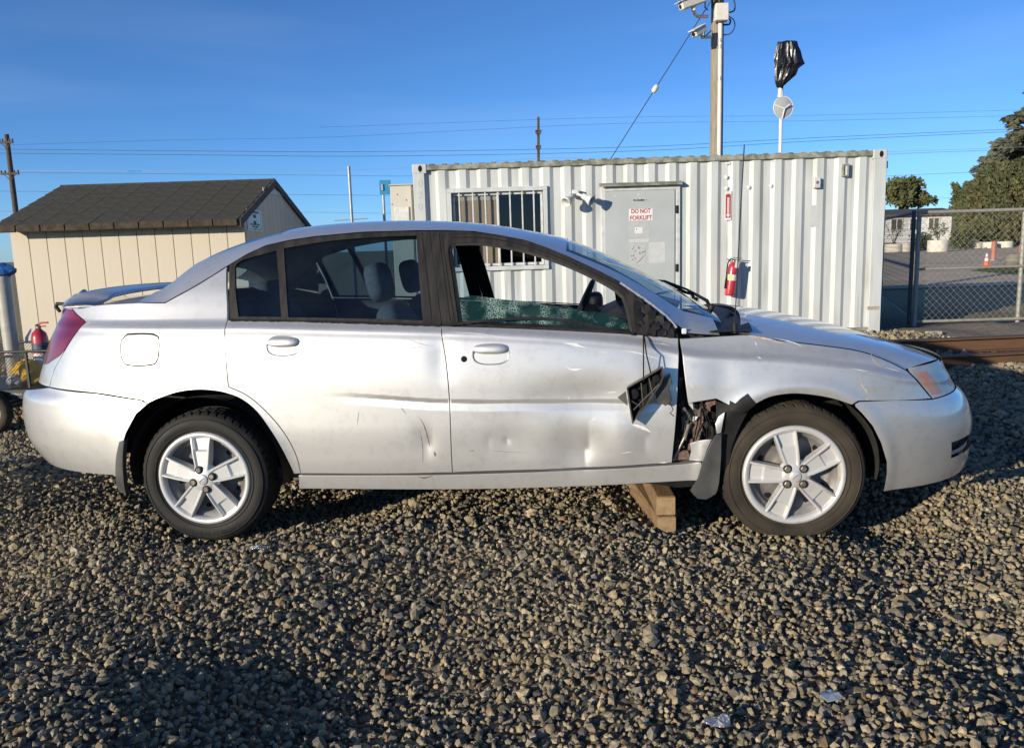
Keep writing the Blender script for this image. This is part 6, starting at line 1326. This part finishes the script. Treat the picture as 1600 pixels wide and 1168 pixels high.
def leaves(name, centres, size, m, parent, per=14, spread=.35, seed=1, long_=2.2, droop=0.0, dirs=None, spr3=None):
    rs_ = np.random.default_rng(seed); C = np.repeat(np.asarray(centres, float), per, 0); n = len(C)
    C = C+rs_.normal(size=(n, 3))*(np.array(spr3) if spr3 is not None else spread)
    d = rs_.normal(size=(n, 3)); 
    if dirs is not None: d = d*.6+np.repeat(np.asarray(dirs, float), per, 0)*1.2
    d[:, 2] -= droop; d /= np.linalg.norm(d, axis=1)[:, None]; e = np.cross(d, rs_.normal(size=(n, 3))); e /= np.maximum(np.linalg.norm(e, axis=1)[:, None], 1e-6)
    s = size*rs_.uniform(.6, 1.3, (n, 1)); V = np.stack([C-d*s*long_*.5, C+e*s*.5, C+d*s*long_*.5, C-e*s*.5], 1).reshape(-1, 3)
    F = np.arange(n*4).reshape(n, 4)
    me = bpy.data.meshes.new(name); me.from_pydata(V.tolist(), [], F.tolist()); me.materials.append(m); me.update(); o = bpy.data.objects.new(name, me); COL.objects.link(o); o.parent = parent; return o
for (px, py0, py1, wpx, lab, plant) in ((1396, 381, 394, 26, 'white planter nearest the container end with a bare shrub', 1), (1412, 379, 393.5, 24, 'white planter behind the dark fence posts', 0), (1465, 375, 393.5, 30, 'tall white planter in front of the house corner', 2), (1522, 378, 388, 24, 'low pale planter under the left of the evergreen', 0), (1546, 378, 388, 20, 'low pale planter in the middle of the row under the evergreen', 0), (1570, 377, 387, 22, 'low pale planter at the right end of the row', 0)):
    b = gnd(px, py1); t = at(px, py0, b.y); k = b.y/1250; rr = wpx*k/2; o = empty('planter', b, 0, lab, 'planter', 'white concrete planters by the house')
    MB().lathe([(.0, 0), (rr*.96, 0), (rr, t.z*.1), (rr, t.z*.94), (rr*.97, t.z), (rr*.88, t.z), (rr*.86, t.z-.08), (.0, t.z-.08)], 28).build('tub', M_planter, o)
    if plant:
        random.seed(int(px)); q = MB(); cs = []
        for _ in range(9): a = random.uniform(0, 6.28); l = random.uniform(.5, 1.0)*(1.5 if plant == 1 else 1.0); tp = (math.cos(a)*l*.5, math.sin(a)*l*.4, t.z+l); q.tube([(0, 0, t.z-.1), (tp[0]*.4, tp[1]*.4, t.z+l*.5), tp], [.03, .02, .008], 5); cs += [tp, (tp[0]*.7, tp[1]*.7, t.z+l*.7)]
        q.build('stems', M_bark, o); leaves('foliage', cs, .09, M_leaf, o, per=3 if plant == 1 else 12, spread=.16, seed=int(px))
for (px, py, h_, sd, lab) in ((1440, 391, 1.15, 3, 'green shrub between the two tall planters'), (1500, 389, 1.35, 5, 'low green shrub right of the house corner')):
    b = gnd(px, py); o = empty('shrub', b, 0, lab, 'shrub'); random.seed(sd); q = MB(); cs = []
    for _ in range(18): a = random.uniform(0, 6.28); l = random.uniform(.4, 1.0)*h_; tp = (math.cos(a)*l*.55, math.sin(a)*l*.5, l); q.tube([(0, 0, 0), tp], [.03, .008], 5); cs += [tp, (tp[0]*.8, tp[1]*.8, l*.6), (tp[0]*.6, tp[1]*.6, l*.35)]
    q.build('stems', M_bark, o); leaves('foliage', cs, .10, M_leaf, o, per=40, spread=.20, seed=sd)
# the low white house
HY = 82.0
M_hwall = mat('white_house_siding', (.70, .70, .69), .7, 0, col2=(.64, .64, .63), nscale=1.5)
M_hroof = mat('brown_house_roof', (.10, .08, .06), .9, 0, col2=(.07, .06, .05), nscale=2)
hxr = at(1494, 360, HY).x; hxl = at(1330, 360, HY).x; zev = at(1460, 333.5, HY).z; zrf = at(1440, 324, HY).z
ho = empty('white_house', ((hxl+hxr)/2, HY, 0), 0, 'low white house with a brown roof beyond the fence', 'house'); hx = (hxr-hxl)/2
NB = 14
for i in range(NB): MB().box((0, 0, .5+(zev-.5)*(i+.5)/NB), (2*hx, .10, (zev-.5)/NB-.012), bev=.01).build('siding_board', M_hwall, ho)
MB().box((0, 3.6, zev/2), (2*hx-.1, 7.0, zev-.02)).build('wall', M_hwall, ho); MB().box((0, -.02, .25), (2*hx, .12, .5)).build('skirting', mat('dark_skirting', (.10, .10, .10), .8), ho)
rf = MB(); rf.add([(-hx-.3, -.6, zev), (hx+.4, -.6, zev), (hx+.4, 3.6, zrf), (-hx-.3, 3.6, zrf), (hx+.4, 7.6, zev), (-hx-.3, 7.6, zev), (-hx-.3, -.6, zev-.18), (hx+.4, -.6, zev-.18), (hx+.4, 7.6, zev-.18), (-hx-.3, 7.6, zev-.18)], [(0, 1, 2, 3), (3, 2, 4, 5), (6, 7, 1, 0), (7, 8, 4, 2, 1), (9, 6, 0, 3, 5), (8, 9, 5, 4)]); rf.build('roof', M_hroof, ho)
for (a, b) in ((1390.5, 1410.5), (1420, 1438), (1449, 1468)):
    p0, p1 = at(a, 359.5 if a > 1440 else 360.5, HY), at(b, 339.5 if a > 1440 else 341, HY); q = MB(); x0_, x1_ = p0.x-ho.location.x, p1.x-ho.location.x; rect_frame(q, x0_, x1_, p0.z, p1.z, .09, -.09, .08, .01); w_ = q.build('window', M_frame, ho)
    MB().box(((x0_+x1_)/2, -.07, (p0.z+p1.z)/2), (x1_-x0_-.18, .02, p1.z-p0.z-.18)).build('pane', mat('house_window_pane', (.10, .095, .08), .15), w_); MB().box(((x0_+x1_)/2, -.10, (p0.z+p1.z)/2), (.08, .06, p1.z-p0.z-.18)).build('mullion', M_frame, w_)
p0, p1 = at(1493, 380, HY-1), at(1501, 336, HY-1); MB().box(((p0.x+p1.x)/2-ho.location.x+.1, -.5, p1.z/2), (.55, .9, p1.z)).build('porch_post', mat('dark_porch', (.05, .05, .06), .8), ho)
MB().add([(hx+.3, -.4, .3), (hx+3.2, -.4, .3), (hx+2.2, -.4, 1.1), (hx+.9, -.4, 2.2), (hx+.3, -.4, 2.3), (hx+.3, .1, .3), (hx+3.2, .1, .3), (hx+2.2, .1, 1.1), (hx+.9, .1, 2.2), (hx+.3, .1, 2.3)], [(0, 1, 2, 3, 4), (9, 8, 7, 6, 5), (0, 5, 6, 1), (1, 6, 7, 2), (2, 7, 8, 3), (3, 8, 9, 4), (4, 9, 5, 0)]).build('ramp_wall', M_hwall, ho)
# trees
def conifer(px, Y, py_top, half, lab, m, seed, tiers=34, droop=.3, low=.8, per=16, size=.32, pw_=.8, jag=.35):
    b = at(px, 380, Y); H_ = at(px, py_top, Y).z; o = empty('conifer_tree', (b.x, Y, 0), 0, lab, 'tree'); random.seed(seed)
    MB().tube([(0, 0, 0), (.1, 0, H_*.5), (0, 0, H_*.97)], [.45, .28, .04], 10).build('trunk', M_bark, o); br = MB(); cs = []; ds = []
    for i in range(tiers):
        f = (i+.5)/tiers; z = low+(H_-low)*f; rr = half*(1-f)**pw_+.25
        for k in range(max(4, int(11*(1-f)+4))):
            a = random.uniform(0, 6.283); l = rr*random.uniform(1-jag, 1.08); dz = -droop*l*.5+random.uniform(-.3, .3); tip = Vector((math.cos(a)*l, math.sin(a)*l, z+dz))
            br.tube([(0, 0, z), tip*.5+Vector((0, 0, z*.5+.15*l)), tip], [.07*(1-f)+.02, .04*(1-f)+.012, .01], 4, caps=False)
            m_ = max(3, int(l/.42))
            for j in range(m_):
                t = .25+.75*(j+random.random())/m_; up = .15*l*4*t*(1-t)*.5; cs.append((tip.x*t, tip.y*t, z+(tip.z-z)*t+up)); ds.append((math.cos(a), math.sin(a), -droop*.6))
    br.build('branches', M_bark, o); leaves('crown', cs, size, m, o, per=per, seed=seed, dirs=ds, spr3=(.26, .26, .13)); return o
conifer(1640, 92, 92, 10.6, 'tall dark cedar rising at the right edge behind the fence', M_leaf3, 4, tiers=46, droop=.30, per=22, size=.40, pw_=.65, jag=.40)
def juniper(px0, px1, py_top, Y, lab, seed, m, up=(-.45, 0, .8), n=420, per=26, sz=.24, pyb=384):
    a, b = at(px0, 370, Y), at(px1, 370, Y); c = (a.x+b.x)/2; hw = (b.x-a.x)/2; H_ = at((px0+px1)/2, py_top, Y).z; o = empty('evergreen_tree', (c, Y, 0), 0, lab, 'tree'); random.seed(seed); q = MB(); cs = []; ds = []
    q.tube([(0, 0, 0), (0, 0, H_*.7)], [.35, .08], 8)
    for i in range(n):
        th = random.uniform(0, 6.283); f = random.random()**.8; z = .2+f*H_*.93; pr2 = math.sqrt(max(.02, 1-(max(0, (f-.25))/.78)**1.7))*(.75+.25*min(1, f/.2)); k = random.uniform(.72, 1.05); x = math.cos(th)*hw*pr2*k; y = math.sin(th)*hw*.8*pr2*k
        L_ = random.uniform(.5, 1.1); dd = Vector((up[0]+math.cos(th)*.5, math.sin(th)*.5, up[2]+random.uniform(-.2, .2))).normalized()
        for s_ in range(4): p = Vector((x, y, z))+dd*L_*s_/3; cs.append(tuple(p)); ds.append(tuple(dd))
        if i % 6 == 0: q.tube([(x*.1, y*.1, z*.6), (x, y, z)], [.05, .02], 4, caps=False)
    q.build('trunk', M_bark, o); leaves('crown', cs, sz, m, o, per=per, seed=seed, dirs=ds, spr3=(.14, .14, .14)); return o
juniper(1510, 1660, 262, 72, 'feathery green evergreen in front of the tall cedar', 8, M_leaf4, n=560)
juniper(1488, 1503, 293, 97, 'slim upright evergreen beside the house corner', 12, M_leaf2, up=(-.1, 0, 1), n=60, per=20, sz=.2)
def broad(px, py, wpx, hpx, Y, lab, seed):
    b = at(px, 380, Y); z = at(px, py, Y).z; k = Y/1250; rx, rz = wpx*k/2, hpx*k/2; o = empty('pine_tree', (b.x, Y, 0), 0, lab, 'tree'); random.seed(seed); q = MB().tube([(0, 0, 0), (.2, 0, z-rz*.4), (-.2, 0, z+rz*.5)], [.4, .25, .05], 8); cs = []
    for i in range(26):
        th = random.uniform(0, 6.28); ph = random.uniform(-.6, 1.5); k2 = random.uniform(.5, 1.18); c = Vector((math.cos(th)*math.cos(ph)*rx*k2, math.sin(th)*math.cos(ph)*rx*.8*k2, z+math.sin(ph)*rz*k2)); q.tube([(0, 0, z-rz*.5), c], [.12, .03], 5, caps=False)
        for _ in range(9): cs.append((c.x+random.gauss(0, .42), c.y+random.gauss(0, .42), c.z+random.gauss(0, .26)))
    q.build('trunk', M_bark, o); leaves('crown', cs, .30, M_leaf2, o, per=24, spread=.24, seed=seed)
broad(1412, 306, 60, 40, 104, 'round dark pine behind the house roof', 6)
# ================================================================== litter on the stones
M_foil = mat('crumpled_foil', (.6, .62, .65), .25, .8, bump=(60, 1, .01)); M_bluebit = mat('blue_plastic_scrap', (.03, .15, .45), .4)
for (px, py, sx_, m, sd, lab) in ((404, 879, .085, M_foil, 1, 'crumpled shiny foil scrap on the gravel left of centre'), (1122, 1112, .10, M_foil, 2, 'clear crumpled plastic scrap on the gravel at lower right'), (1299, 1085, .07, mat('grey_film_scrap', (.25, .3, .38), .3, .3), 3, 'bluish plastic film scrap on the gravel at right'), (368, 1158, .05, M_bluebit, 4, 'small bright blue plastic chip at the bottom edge')):
    p = gnd(px, py, .01); rs_ = np.random.default_rng(sd); n = 9; V = [(0, 0, .012)]+[(sx_/2*rs_.uniform(.5, 1.1)*math.cos(6.283*i/n), sx_/2*rs_.uniform(.4, .9)*math.sin(6.283*i/n), rs_.uniform(0, .022)) for i in range(n)]
    V2 = [(x, y, z-.004) for x, y, z in V]; F = [(0, 1+i, 1+(i+1) % n) for i in range(n)]; o = mesh_obj('litter_scrap', V+V2, F+[tuple(reversed([a+n+1 for a in f])) for f in F]+[(1+i, 1+i+n+1, 1+(i+1) % n+n+1, 1+(i+1) % n) for i in range(n)], m); o.location = (p.x, p.y, float(H(p.x, p.y))+.022); setp(o, lab, 'litter')
